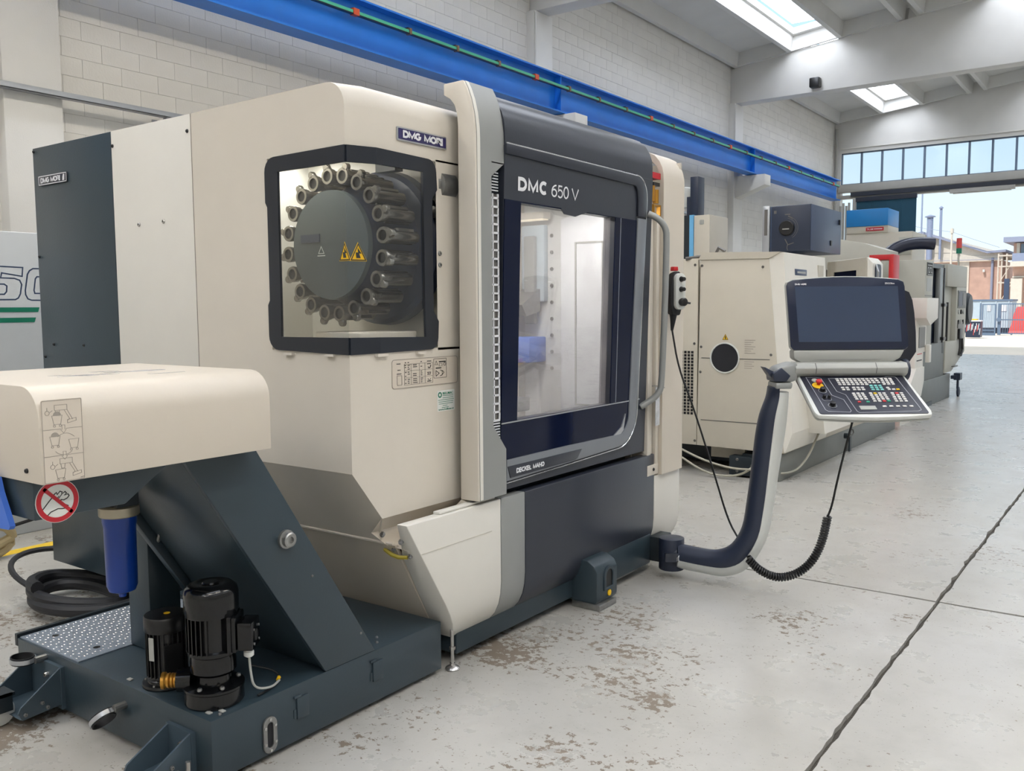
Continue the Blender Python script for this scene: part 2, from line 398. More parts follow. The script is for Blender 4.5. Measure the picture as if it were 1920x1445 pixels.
proto = MB().box(-.02, 0, -.5, .5, -.5, .5)
bme = {}
for c in cells:
    pr = random.uniform(-.0015, .0015)
    g = .0013
    if c in ns:
        key = (round(c[1]-c[0], 3), round(c[3]-c[2], 3))
        if key not in bme:
            o = MB().box(-.03, 0, g, key[0]-g, g, key[1]-g).build('block', 'wall_white', wl, bevel=.002, seg=1, smooth=0); bme[key] = o
        else:
            o = bme[key].copy(); COL.objects.link(o); o.parent = wl
        o.location = (WX+pr, c[0], c[2])
    else: rest.box(WX-.03, WX+pr, c[0]+g, c[1]-g, c[2]+g, c[3]-g)
stuff(rest.build('block_field', 'wall_white', wl, smooth=0))
for y in PIERS:
    MB().box(WX-.05, WX+.17, y-.3, y+.3, 0, 6.95).build('pier', 'beam_white', wl, bevel=.015)
    # corbel that carries the crane beam
    if y != 4.7: MB().prism('Y', [(WX+.1, 4.45), (WX+.1, 5.05), (-8.62, 5.05), (-8.62, 4.78)], y-.21, y+.21).build('corbel', 'beam_white', wl, bevel=.01)
struct(MB().box(12, 12.3, -12, FY, 0, 9.6).build('wall_right', 'wall_white'))
struct(MB().box(WX-.3, 12.3, -12.3, -12, 0, 9.6).build('wall_back', 'wall_white'))
# far wall: fascia over a strip of glazing over the big door opening
wf = struct(MB().box(WX-.3, 12.3, FY, FY+.3, 6.87, 9.6).box(5.5, 12.3, FY, FY+.3, 0, 6.87).box(WX-.3, WX+.22, FY, FY+.3, 0, 6.87)
            .build('wall_far', 'beam_white'))
MB().box(WX+.2, 5.5, FY-.06, FY+.12, 7.0, 7.04).build('ledge', 'wall_white', wf)
MB().box(WX+.17, 5.5, FY-.1, FY+.2, 5.52, 5.78).box(WX+.17, 5.5, FY-.05, FY+.2, 5.3, 5.42).build('lintel', 'dull_grey', wf, bevel=.01)
MB().box(WX+.6, 5.5, FY-.12, FY-.02, 5.36, 5.5).build('door_track', 'charcoal', wf)
win = struct(MB().box(-9.38, 5.5, FY+.06, FY+.14, 6.83, 6.9).box(-9.38, 5.5, FY+.06, FY+.14, 5.76, 5.82).build('window_1', 'fence_blue'))
x = -9.38; i = 0
while x < 5.4:
    MB().box(x-.03, x+.03, FY+.06, FY+.14, 5.78, 6.87).build('mullion', 'fence_blue', win)
    MB().box(x+.03, min(x+.64, 5.5), FY+.095, FY+.105, 5.8, 6.86).build('window_pane', 'window_glass', win)
    x += .67
# ceiling: sloping slab, ribs along the hall, skylight strips, tapered cross beams
def zb(x): return 7.84+.11*(min(x, 1.2)+9.6)-.11*max(0, x-1.2)
def zc(x): return zb(x)+.36
SKY = ((-7.86, -6.94), (-3.35, -2.45), (.75, 1.65), (4.85, 5.75), (9.2, 10.1))
BAYS = [(-12, -4.6), (-4.6, 4.7), (4.7, 14.0), (14.0, 23.3), (23.3, FY)]
cl = MB(); xs = [-9.9]+[v for s in SKY for v in s]+[12.3]
for a, b in zip(xs[0::2], xs[1::2]):
    cuts = [a]+([1.2] if a < 1.2 < b else [])+[b]
    for p, q in zip(cuts, cuts[1:]): cl.prism('Y', [(p, zc(p)), (q, zc(q)), (q, zc(q)+.15), (p, zc(p)+.15)], -12.3, FY+.3)
for a, b in SKY:
    for y in (-12, -4.6, 4.7, 14.0, 23.3, FY): cl.prism('Y', [(a, zc(a)), (b, zc(b)), (b, zc(b)+.15), (a, zc(a)+.15)], y-.45, y+.45)
ce = struct(cl.build('ceiling', 'ceiling_white', smooth=0))
for a, b in SKY:
    for (y0, y1) in BAYS:
        z = max(zc(a), zc(b))+.17
        MB().box(a-.05, b+.05, y0+.4, y1-.4, z, z+.02).build('skylight_pane', 'skylight', ce)
for y in (-4.6, 4.7, 14.0, 23.3):
    MB().prism('Y', [(WX, 6.95), (12, 6.95), (12, zb(12)), (1.2, zb(1.2)), (WX, zb(WX))], y-.21, y+.21).build('roof_beam', 'beam_white', ce, bevel=.012)
RIBS = [-9.45, -8.02, -6.78, -5.38, -4.92, -3.52, -2.28, -.8, .58, 1.82, 3.3, 4.68, 5.92, 7.5, 9.03, 10.27]
for (y0, y1) in BAYS:
    for x in RIBS:
        MB().prism('Y', [(x-.06, zb(x)+.01), (x+.06, zb(x)+.01), (x+.1, zc(x)+.02), (x-.1, zc(x)+.02)], y0+.15, y1-.1).build('rib', 'ceiling_white', ce)
    for xa, xb in zip(RIBS, RIBS[1:]):
        if xb-xa > .6:
            MB().prism('Y', [(xa+.05, zb(xa)+.01), (xb-.05, zb(xb)+.01), (xb-.05, zc(xb)), (xa+.05, zc(xa))], y1-.28, y1-.2).build('end_block', 'ceiling_white', ce)
# door leaf / curtain at the far left of the opening
d1 = struct(MB().box(-8.78, -6.86, FY-.16, FY-.12, .03, 5.3).build('door_1', 'curtain_green'))
for x in (-8.3, -7.82, -7.34): MB().box(x-.012, x+.012, FY-.17, FY-.12, .03, 5.3).build('seam', 'curtain_green', d1)
MB().box(-8.8, -6.84, FY-.2, FY-.1, 5.16, 5.3).build('door_rail', 'charcoal', d1)
t1 = struct(MB().box(-8.9, -8.8, FY-.2, FY-.05, 0, 5.3).build('trim_1', 'dull_grey'))
for k, x in enumerate((-9.32, -9.22, -9.12, -9.03)): MB().cyl((x, FY-.14, 0), (x, FY-.14, 5.05+.1*(k % 2)), .042, seg=8).build('pipe', 'dull_grey', t1)
struct(MB().cyl((-9.5, FY-.14, 0), (-9.5, FY-.14, 7.7), .05, seg=8).build('trim_2', 'dull_grey'))
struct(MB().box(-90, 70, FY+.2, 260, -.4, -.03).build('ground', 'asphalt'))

# crane runway along the wall
cr = thing('crane_runway_beam', 'long bright blue steel crane runway beam on wall corbels', 'beam', (-9, 12, 5.05))
MB().box(-9.15, -8.85, -6, 30.6, 5.06, 5.085).box(-9.15, -8.85, -6, 30.6, 5.69, 5.715).box(-9.012, -8.988, -6, 30.6, 5.085, 5.69).build('girder', 'crane_blue', cr)
MB().box(-9.03, -8.97, -6, 30.6, 5.715, 5.76).build('rail', 'crane_blue', cr)
for y in (-4.9, 4.4, 13.7, 23.0): MB().box(-8.99, -8.86, y-.007, y+.007, 5.085, 5.69).build('stiffener', 'crane_blue', cr)
MB().box(-8.84, -8.80, -6, 30.3, 5.475, 5.515).build('conductor_rail', 'rail_green', cr)
MB().box(-8.845, -8.795, -6, 30.3, 5.46, 5.474).build('conductor_edge', 'black', cr)
k = 0; y = -5
while y < 30:
    cm = 'clip_orange' if k % 4 == 1 else 'clip_tan'; hw = .05 if k % 4 == 1 else .022
    MB().box(-8.86, -8.785, y-hw, y+hw, 5.455, 5.54).build('rail_clip', cm, cr)
    MB().box(-8.99, -8.83, y-.012, y+.012, 5.54, 5.56).build('hanger', 'slate_dark', cr); y += 1.05; k += 1
# galvanised channel on brackets along the wall
ct = thing('cable_channel', 'galvanised steel cable channel on brackets along the white block wall', 'cable tray', (-9.4, 8, 3.8))
MB().box(-9.41, -9.402, -2, 22, 3.80, 3.88).box(-9.41, -9.31, -2, 22, 3.80, 3.806).box(-9.318, -9.31, -2, 22, 3.80, 3.84).build('channel', 'galvanised', ct)
for y in (-.3, 2.9, 6.15, 9.4, 12.6, 15.8, 19):
    MB().box(-9.595, -9.57, y-.03, y+.03, 3.55, 3.80).prism('Y', [(-9.57, 3.57), (-9.57, 3.62), (-9.32, 3.80), (-9.39, 3.80)], y-.008, y+.008).build('bracket', 'galvanised', ct)
for y in (13.72, 23.0):
    tag(MB().tube([(-9.41, y, 6.9), (-9.41, y, 6.6), (-9.41, y-.02, 5.9), (-9.42, y, 5.73)], .02, 6).build('conduit', 'beam_white', base=(-9.41, y, 5.7)),
        'thin white conduit down the near wall pier above the blue beam' if y < 20 else 'thin white conduit down the far wall pier above the blue beam', 'conduit')
sb = MB().box(-7.45, -7.2, 22.86, 23.08, 7.02, 7.26)
tag(sb.build('speaker_box', 'black', bevel=.03, base=(-7.3, 23, 7.02)), 'small black box fixed to the side of the white roof beam', 'box')
# unseen lamp rows added to brighten the hall, and the one in the far doorway
def fixture(x, y, z, ln, ax, lab, grp, lit):
    t = thing('ceiling_lamp', lab, 'lamp', (x, y, z), grp)
    if ax == 'Y':
        MB().prism('Y', [(x-.16, z), (x-.1, z+.1), (x+.1, z+.1), (x+.16, z)], y-ln/2, y+ln/2).build('housing', 'beam_white', t)
        MB().box(x-.12, x+.12, y-ln/2+.04, y+ln/2-.04, z-.012, z-.002).build('tube', lit, t)
        for s in (-1, 1): MB().cyl((x, y+s*ln*.35, z+.1), (x, y+s*ln*.35, zb(x)+.3), .006, seg=5).build('hanger', 'steel', t)
    else:
        MB().box(x-ln/2, x+ln/2, y-.1, y+.1, z, z+.12).build('housing', 'dull_grey', t); MB().box(x-ln/2+.1, x+ln/2-.1, y-.06, y+.06, z-.03, z).build('tube', lit, t)
for x, row in ((-5.6, 'row nearer the block wall'), (1.8, 'row over the open aisle')):
    for y, nth in ((-7, 'rearmost lamp'), (-2, 'lamp second from the back'), (2.2, 'lamp third from the back'), (6.4, 'foremost lamp')):
        fixture(x, y, 6.3, 2.4, 'Y', 'unseen hanging lamp added to brighten the hall, %s of the %s' % (nth, row), 'added fill lamps over the hall', 'fill_tube')
fixture(-4.9, FY-.3, 5.2, 1.85, 'X', 'unlit strip lamp under the lintel of the far doorway', None, 'beam_white')

# ================================================================== MACHINING CENTRE
mc = thing('machining_center', 'large cream and charcoal machining centre lettered DMC 650 V in the foreground', 'machine', (-3.6, 3.7, 0))
def lean(z): return -2.47+(z-.8)*.03
def DX(v): return (lean(v[2])+v[0], v[1], v[2])         # door face leans out slightly with height
def left_face(a, b): return frame((a, 2.5, b), (1, 0, 0), (0, 0, 1))
def bolts(pts, n, r, mat, par, name='bolt', h=.006):
    n = Vector(n)
    for p in pts: MB().lathe(p, n, [(r, -.002), (r, h*.5), (r*.8, h), (r*.45, h), (r*.4, h*.4)], 10).build(name, mat, par)
# --- electrical cabinet at the rear left
cab = MB().box(-5.06, -4.279, 2.5, 4.6, .19, 2.487).build('rear_cabinet', 'slate', mc, bevel=.004)
MB().box(-4.995, -4.70, 2.492, 2.5, 2.279, 2.331).build('name_plate', 'charcoal', cab, bevel=.004)
pl = MB().lines([((.004, .004), (.291, .004)), ((.004, .048), (.291, .048)), ((.004, .004), (.004, .048)), ((.291, .004), (.291, .048))], .004)
pl.sign('DMG MORI', .024, .012, .205, .028, .0068).prism('Z', [(.252, .01), (.272, .01), (.275, .042), (.262, .042), (.255, .028)], 0, .001)
pl.build('lettering', 'letter_white', cab, xf=frame((-4.995, 2.492, 2.279), (1, 0, 0), (0, 0, 1)), smooth=0)
bolts([(-5.045, 2.5, 2.468), (-5.04, 2.5, 1.9), (-5.03, 2.5, 1.35), (-4.93, 2.5, 1.42), (-4.62, 2.5, 1.42)], (0, -1, 0), .008, 'black', cab)
# --- side panels
sp = MB().box(-4.276, -3.616, 2.5, 2.54, .9, 2.488).build('side_panel', 'machine_white', mc, bevel=.003)
bolts([(-4.262, 2.5, 2.414), (-3.64, 2.5, 2.413)], (0, -1, 0), .009, 'ink', sp)
bolts([(-4.058, 2.5, 2.017), (-3.852, 2.5, 2.02)], (0, -1, 0), .011, 'bright_steel', sp)
# --- upper housing of the tool magazine, window opening at its front corner
hs = MB()
hs.box(-3.612, -3.09, 2.5, 2.52, .937, 2.30).box(-3.09, -2.62, 2.5, 2.52, .937, 1.43)
hs.prism('Y', [(-3.612, 2.30), (-3.612, 2.488), (-2.72, 2.492)]+arc((-2.72, 2.392), .1, 90, 0, 6)[1:]+[(-2.62, 2.232), (-3.09, 2.232), (-3.09, 2.30)], 2.5, 2.52)
def front_at(y): return -2.62+.045*(y-2.5)/.12 if y < 2.62 else -2.575
rows = []
for y in (2.5, 2.62, 3.2):
    x = front_at(y); z0 = .937-(min(y, 2.62)-2.5)/.606
    rows.append([(x, y, 1.43), (x, y, 1.2), (x, y, z0)])
hs.loft(rows)
rows = []
for y in (2.5, 2.62, 3.2):
    x = front_at(y); rows.append([(x, y, 2.232), (x, y, 2.392)]+[(q[0]+x+2.62, y, q[1]) for q in arc((-2.72, 2.392), .1, 0, 90, 6)[1:]]+[(-3.0, y, 2.491), (-3.62, y, 2.488)])
hs.loft(rows)
hs.loft([[(-2.575, 2.985, 1.42), (-2.575, 3.2, 1.42)], [(-2.575, 2.985, 2.24), (-2.575, 3.2, 2.24)]])
hs.box(-4.27, -3.6, 2.54, 4.6, 2.40, 2.486).box(-3.62, -2.72, 3.2, 4.6, 2.40, 2.486)
hb = hs.build('magazine_housing', 'cream', mc, smooth=40)
MB().box(-3.6155, -3.6125, 2.4985, 2.53, .95, 2.486).build('panel_joint', 'ink_pale', mc)
# undercut side panels below, with a rolled joint
def slope(x, z): return (x, 2.5+.606*(.937-z), z)
MB().loft([[slope(-4.27, .937), slope(-4.27, .62)], [slope(-2.62, .937), slope(-2.66, .62)], [slope(-2.575, .739), slope(-2.66, .62)]]).build('undercut_panel', 'cream', mc, smooth=0)
MB().prism('Y', [(-4.27, .605), (-2.585, .605), (-2.615, .12), (-4.27, .12)], lambda p: 2.5+.606*(.937-p[1]), lambda p: 2.52+.606*(.937-p[1])).build('lower_side_panel', 'cream_warm', mc)
MB().tube([slope(-4.2, .613), slope(-2.59, .613)], .007, 6).build('joint_lip', 'cream', mc)
MB().loft([[(-2.575, 2.62, .745), (-2.575, 3.2, .745)], [(-2.64, 2.62, .67), (-2.64, 3.2, .67)], [(-2.625, 2.70, .60), (-2.625, 3.2, .60)], [(-2.45, 2.72, .585), (-2.45, 3.2, .585)]]).build('coolant_gutter', 'cream_warm', mc, smooth=0)
bolts([slope(-2.625, .655), slope(-2.53, .635)], (0, -1, .6), .013, 'steel', mc, h=.008)
yt = MB().tube([slope(-2.66, .575), (-2.6, 2.70, .565), (-2.56, 2.70, .56), (-2.525, 2.715, .562)], .009, 6).build('earth_strap', 'strap_yellow', mc)
bolts([slope(-2.52, .565), slope(-2.60, .585), slope(-2.63, .18)], (0, -1, .6), .011, 'steel', mc, h=.008)
# --- corner window: dark frame, two panes
wfm = MB()
oL = [(-2.618, 2.24)]+arc((-3.04, 2.175), .06, 90, 180, 5)+[(-3.10, 2.05), (-3.088, 2.03), (-3.088, 1.64), (-3.10, 1.62)]+arc((-3.04, 1.49), .06, 180, 270, 5)+[(-2.618, 1.418)]
iL = [(-2.618, 2.174)]+[(-3.016, 2.172)]*6+[(-3.018, 2.05), (-3.018, 2.03), (-3.018, 1.64), (-3.018, 1.62)]+[(-3.02, 1.486)]*6+[(-2.618, 1.487)]
wfm.ring('Y', oL, iL, 2.492, 2.504, closed=False)
oF = [(2.5, 2.24), (2.62, 2.24)]+arc((2.93, 2.185), .05, 90, 0, 5)+[(2.985, 2.11), (2.952, 2.07), (2.952, 1.59), (2.985, 1.545)]+arc((2.93, 1.475), .05, 0, -90, 5)+[(2.62, 1.422), (2.5, 1.418)]
iF = [(2.5, 2.174), (2.62, 2.176)]+[(2.893, 2.178)]*6+[(2.895, 2.11), (2.896, 2.07), (2.897, 1.59), (2.898, 1.545)]+[(2.90, 1.48)]*6+[(2.62, 1.486), (2.5, 1.487)]
def FR(v): return (front_at(v[1])+v[0], v[1], v[2])
wfr = MB().ring('X', oF, iF, -.004, .008, closed=False); wfm.add([FR(v) for v in wfr.v], wfr.f)
wfb = wfm.build('magazine_window_frame', 'frame_dark', mc, smooth=0)
MB().box(-3.02, -2.62, 2.496, 2.499, 1.48, 2.18).build('window_pane', 'mag_glass', mc)
MB().loft([[(-2.619, 2.498, 1.48), (-2.619, 2.498, 2.18)], [(-2.576, 2.62, 1.48), (-2.576, 2.62, 2.18)], [(-2.576, 2.90, 1.48), (-2.576, 2.90, 2.18)]]).build('window_pane', 'mag_glass', mc, smooth=0)
for (a, b) in ((-3.0, -2.95), (-2.75, -2.7)): MB().box(a, b, 2.485, 2.5, 1.41, 1.42).build('window_clip', 'cream', mc)
for (a, b) in ((2.6, 2.66), (2.84, 2.89)): MB().box(-2.585, -2.56, a, b, 1.408, 1.42).build('window_clip', 'cream', mc)
bolts([(-2.575, 3.005, 1.84), (-2.575, 3.005, 1.79)], (1, 0, 0), .011, 'steel', mc)
ws = MB().prism('Z', [(0, 0), (.072, 0), (.036, .075)], 0, .001).build('warning_sign', 'yellow', mc, xf=frame((-2.655, 2.49, 1.79), (.9, 0, 0), (0, 0, 1)))
MB().poly([(.006, .004), (.066, .004), (.036, .067)], .006, True).prism('Z', [(.028, .012), (.046, .012), (.04, .03), (.05, .03), (.034, .052), (.036, .034), (.026, .034)], 0, .0015).build('symbol', 'ink', ws, xf=frame((-2.655, 2.4885, 1.79), (.9, 0, 0), (0, 0, 1)))
ws2 = MB().prism('Z', [(0, 0), (.075, 0), (.037, .075)], 0, .001).build('warning_sign', 'yellow', mc, xf=frame((front_at(2.505)+.004, 2.505, 1.79), (.35, .936, 0), (0, 0, 1)))
MB().poly([(.006, .004), (.068, .004), (.037, .067)], .006, True).prism('Z', [(.028, .012), (.046, .012), (.04, .03), (.05, .03), (.034, .052), (.036, .034), (.026, .034)], 0, .0015).build('symbol', 'ink', ws2, xf=frame((front_at(2.505)+.006, 2.505, 1.79), (.35, .936, 0), (0, 0, 1)))
# --- tool magazine behind the glass
tm = MB().lathe((-2.96, 2.78, 1.88), (0, 1, 0), [(.08, -.05), (.215, -.03), (.225, 0), (.225, .02), (.27, .1), (.27, .22), (.33, .23), (.35, .25), (.355, .3), (.2, .31)], 48).build('tool_wheel', 'disc_blue', mc, smooth=30)
MB().lathe((-2.96, 2.725, 1.88), (0, 1, 0), [(.01, -.004), (.235, -.004), (.238, .02)], 48).build('hub_cover', 'disc_grey', tm)
MB().box(-3.14, -3.02, 2.715, 2.722, 1.895, 1.93).build('hub_bracket', 'disc_blue', tm)
MB().poly([(-3.03, 1.845), (-2.995, 1.845), (-3.0125, 1.875)], .004, True).lines([((-3.035, 1.835), (-2.99, 1.835))], .004).build('hub_mark', 'sticker_white', tm, xf=lambda v: (v[0], 2.7195-v[2], v[1]))
pm = None
for k in range(20):
    th = 2*math.pi*(k+.3)/20
    if pm is None:
        pm = MB().lathe((0, 0, 0), (0, 1, 0), [(.030, 0), (.044, 0), (.047, .006), (.044, .03), (.036, .034), (.036, .20), (.028, .20), (.028, .01)], 20, cap=False)
        pm.lathe((0, 0, -.052), (0, 1, 0), [(.018, 0), (.022, .004), (.022, .02), (.016, .024)], 10).prism('Y', [(-.03, -.03), (.03, -.03), (.014, -.066), (-.014, -.066)], .004, .02)
        pm.box(.018, .034, .05, .2, .022, .036).box(-.034, -.018, .05, .2, .022, .036).box(.02, .036, .06, .17, -.036, -.02)
        pm.v = [(x*.78, y, z*.78) for x, y, z in pm.v]
        po = pm.build('tool_pot', 'pot_steel', tm, smooth=30); base = po.location.copy(); o = po
        MBt = MB().lathe((0, .012, 0), (0, 1, 0), [(.022, 0), (.022, .005)], 16).build('pot_bore', 'black', po)
    else:
        o = po.copy(); COL.objects.link(o); o.parent = tm
        bb = MBt.copy(); COL.objects.link(bb); bb.parent = o
    o.location = base+Vector((-2.96+.30*math.cos(th), 2.74, 1.88+.30*math.sin(th)))
    o.rotation_euler = (0, -(th)+math.pi*.5+random.uniform(-.25, .25)+math.pi, 0)
    for c in o.children: c.location = (0, 0, 0)
mi = MB().box(-3.58, -2.60, 3.16, 3.18, 1.2, 2.44).box(-3.60, -3.58, 2.53, 3.18, 1.2, 2.44).box(-3.58, -2.62, 2.53, 3.18, 1.40, 1.42).build('magazine_lining', 'machine_white', mc)
MB().box(-3.45, -3.15, 2.62, 2.9, 1.42, 1.47).box(-3.1, -2.82, 2.75, 2.95, 1.42, 1.5).box(-2.8, -2.62, 2.56, 2.9, 1.42, 1.505).build('drip_tray', 'cream_warm', mc, bevel=.006)
MB().lathe((-2.62, 3.06, 2.14), (0, 1, 0), [(.02, -.06), (.05, -.055), (.05, -.04), (.065, -.035), (.065, .06)], 20).build('gear_motor', 'steel', mc)
MB().lathe((-2.605, 3.02, 2.02), (0, 1, 0), [(.012, -.03), (.026, -.025), (.026, .05)], 14).build('sensor', 'black', mc)
MB().box(-2.9, -2.78, 2.95, 3.0, 2.21, 2.3).build('cable_clip', 'slate_dark', mc)
# --- name plate, instruction plate, dealer sticker on the housing front
np_ = MB().prism('Z', rrect(0, .31, 0, .055, .006), 0, .006).build('name_plate', 'silver', mc, xf=frame((-2.574, 2.742, 2.288), (0, 1, 0), (0, 0, 1)))
MB().prism('Z', rrect(.006, .304, .006, .049, .003), .006, .0075).build('plate_face', 'plate_violet', np_, xf=frame((-2.574, 2.742, 2.288), (0, 1, 0), (0, 0, 1)))
MB().sign('DMG MORI', .03, .0125, .25, .031, .0085, th=.0015).build('lettering', 'letter_white', np_, xf=frame((-2.565, 2.742, 2.288), (0, 1, 0), (0, 0, 1)), smooth=0)
ipf = frame((-2.575, 2.69, 1.268), (0, 1, 0), (0, 0, 1))
ip = MB().prism('Z', rrect(0, .425, 0, .122, .014), 0, .002).build('instruction_plate', 'sticker', mc, xf=ipf)
MB().poly(rrect(.0015, .424, .0015, .121, .013), .0025, True).build('plate_edge', 'ink_pale', ip, xf=frame((-2.573, 2.69, 1.268), (0, 1, 0), (0, 0, 1)))
ipf2 = frame((-2.5725, 2.69, 1.268), (0, 1, 0), (0, 0, 1)); q = MB()
for y in (.013, .043, .072, .1): q.lines([((.075, y), (.255, y))], .0009)
for x in (.075, .117, .168, .205, .255): q.lines([((x, .013), (x, .1))], .0009)
rr = random.Random(3)
for y in (.02, .028, .036, .05, .058, .066, .079, .087, .095, .107):
    for (a, b) in ((.08, .089), (.097, .108), (.13, .155), (.178, .19), (.22, .245)):
        if rr.random() < .8: q.lines([((a, y), (b-rr.random()*.006, y))], .003)
q.poly(rrect(.03, .058, .015, .055, .001, 1), .0012, True).lines([((.03, .062), (.055, .062)), ((.035, .078), (.05, .078)), ((.03, .104), (.05, .104))], .003)
q.poly([(.225, .083), (.23, .077), (.238, .079), (.243, .09)], .004).poly(arc((.232, .058), .008, 180, 360, 6), .002).poly(arc((.232, .032), .008, 180, 360, 6), .002)
q.poly(rrect(.262, .347, .03, .114, .001, 1), .0015, True).poly([(.27, .088), (.288, .088), (.279, .105)], .002, True).poly(rrect(.298, .318, .081, .092, .001, 1), .001, True).poly(rrect(.33, .342, .083, .095, .003, 2), .002, True)
q.lines([((.3, .1), (.34, .1)), ((.278, .073), (.31, .073))], .005).poly([(.277, .038), (.277, .062), (.298, .05)], .004, True).poly([(.305, .038), (.318, .042), (.318, .06), (.305, .064)], .0025).poly([(.32, .045), (.33, .052), (.32, .06)], .003)
q.build('diagram', 'ink', ip, xf=ipf2, smooth=0)
sf = frame((-2.5745, 2.975, 1.148), (0, 1, 0), (0, 0, 1))
ds = MB().prism('Z', rrect(0, .118, 0, .092, .002, 1), 0, .0008).build('dealer_sticker', 'sticker_white', mc, xf=sf)
q = MB().poly(arc((.017, .073), .010, 0, 360, 14), .006).text('BELLMAC', .036, .073, .07, .011, bold=.01)
for k, (a, b) in enumerate(((.036, .106), (.036, .106), (.006, .11), (.008, .106), (.01, .104), (.036, .066), (.03, .075))): q.lines([((a, .067-k*.0085+(0 if k else .001)), (b, .067-k*.0085))], .0022)
q.text('www.bellmac.it', .006, .004, .104, .008, bold=.005)
q.build('print', 'green_mark', ds, xf=frame((-2.5735, 2.975, 1.148), (0, 1, 0), (0, 0, 1)), smooth=0)
# --- skirt panels: tuck under at the floor
PF = [(-2.453, .722), (-2.453, .33), (-2.458, .27), (-2.47, .22), (-2.492, .175), (-2.53, .132), (-2.62, .132)]
def skirt(name, mat, y0, y1, top, lab=None, **kw):
    P = [(-2.453, top)]+PF[1:]+[(-2.62, .5), (-2.512, top)]
    o = MB().prism('Y', P, y0, y1).build(name, mat, mc, bevel=.004, smooth=50); return o
P = PF+[(-2.575, .56), (-2.535, .64), (-2.508, .722)]
MB().prism('Y', P, lambda p: 2.633+.606*(.722-p[1]), 3.272).build('skirt_panel', 'machine_white', mc, bevel=.004, smooth=50)
MB().prism('Y', [(-2.508, .72), (-2.47, .724), (-2.47, .734), (-2.508, .734)], 2.86, 3.25).build('skirt_lip', 'machine_white', mc, bevel=.003)
skirt('skirt_strip', 'silver_grey', 3.277, 3.466, .722)
skirt('skirt_panel', 'charcoal', 3.47, 4.816, .722)
P = [(-2.453, .585)]+PF[1:]+[(-2.62, .585)]
MB().prism('Y', P, 4.821, 5.165).build('skirt_panel', 'machine_white', mc, bevel=.004, smooth=50)
# --- pillars with hooked tops
def hook(x0, thick): pass
prof = [(-2.53, .745), (-2.43, .745), (-2.43, 2.33)]+[(-2.432, 2.38), (-2.44, 2.44), (-2.455, 2.5), (-2.475, 2.55), (-2.492, 2.58), (-2.60, 2.578), (-2.60, 2.53), (-2.565, 2.51), (-2.54, 2.48), (-2.527, 2.44), (-2.523, 2.39)]
MB().prism('Y', prof, 3.076, 3.09).prism('Y', [(-2.53, .745), (-2.5, .735), (-2.62, .60), (-2.62, .66)], 3.08, 3.2).build('pillar_side', 'cream', mc, bevel=.003, smooth=40)
pf = MB().prism('Y', prof[:2]+[(-2.43, 2.24), (-2.53, 2.24)], 3.09, 3.192)
pf.prism('Y', [(-2.527, 2.24), (-2.43, 2.24)]+prof[2:9]+prof[9:], 3.09, 3.287)
pf.prism('X', [(3.192, .745), (3.287, .745), (3.287, .955), (3.192, 1.07)], -2.53, -2.43).prism('X', [(3.192, 2.18), (3.287, 2.245), (3.192, 2.245)], -2.53, -2.43)
pf.build('pillar_front', 'silver_grey', mc, smooth=40)
fp = [(-2.43, .747)]+prof[2:9]
MB().ring('Y', [(x+.0016, z) for x, z in fp], fp, 3.091, 3.112, closed=False).build('pillar_edge', 'machine_white', mc)
# perforated light strip beside the door
MB().box(-2.52, -2.46, 3.19, 3.30, .95, 2.25).build('strip_backing', 'slate_dark', mc)
gr = MB(); z0, z1 = 1.09, 2.11
for y in (3.197, 3.222, 3.262): gr.box(-2.452, -2.446, y-.0035, y+.0035, z0, z1)
z = z0
while z < z1+.001: gr.box(-2.452, -2.446, 3.195, 3.264, z-.0045, z+.0045); z += .0385
for k in range(7):
    gr.box(-2.452, -2.447, 3.2+.006*k, 3.264, z1+.012+.013*k, z1+.016+.013*k); gr.box(-2.452, -2.447, 3.2+.006*k, 3.264, z0-.016-.013*k, z0-.012-.013*k)
gr.build('light_grid', 'letter_white', mc, smooth=0)
MB().box(-2.456, -2.4535, 3.2, 3.262, 1.09, 2.11).build('light_diffuser', 'bolt_grey', mc)
# right pillar, hollow behind its front sheet
o1 = [(-2.43, .589), (-2.43, 2.33)]+[(-2.432, 2.38), (-2.44, 2.42), (-2.46, 2.46), (-2.49, 2.495), (-2.54, 2.52), (-2.62, 2.525)]
i1 = [(-2.455, .589), (-2.455, 2.33), (-2.457, 2.37), (-2.465, 2.405), (-2.482, 2.435), (-2.505, 2.46), (-2.55, 2.485), (-2.62, 2.49)]
MB().ring('Y', o1, i1, 4.87, 5.15, closed=False).box(-2.66, -2.45, 5.13, 5.15, .589, 2.48).build('pillar_front', 'cream_warm', mc, smooth=40)
pi = MB().box(-2.56, -2.455, 4.73, 4.775, .62, 2.13).box(-2.56, -2.47, 4.79, 4.82, .62, 2.13).box(-2.56, -2.452, 4.83, 4.868, .62, 2.13).box(-2.56, -2.45, 4.725, 4.868, .595, .66).build('door_guide', 'cream', mc, bevel=.004)
MB().box(-2.60, -2.56, 4.72, 4.868, .6, 2.2).build('guide_back', 'cream_warm', mc)
MB().ring('X', [(4.775, 2.13), (4.866, 2.13), (4.866, 2.2), (4.775, 2.2)], [(4.79, 2.14), (4.855, 2.14), (4.855, 2.19), (4.79, 2.19)], -2.47, -2.445).build('guide_bracket', 'brass', mc)
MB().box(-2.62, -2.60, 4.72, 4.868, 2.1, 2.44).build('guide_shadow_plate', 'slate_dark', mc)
MB().cyl((-2.48, 4.80, 2.22), (-2.48, 4.80, 2.31), .026).cyl((-2.47, 4.845, 2.21), (-2.47, 4.845, 2.29), .018).build('valve', 'brass', mc)
MB().box(-2.5, -2.455, 4.79, 4.868, 2.31, 2.33).build('valve_bracket', 'black', mc)
MB().box(-2.56, -2.45, 4.74, 4.868, 2.35, 2.385).build('valve_plate', 'sign_red', mc)
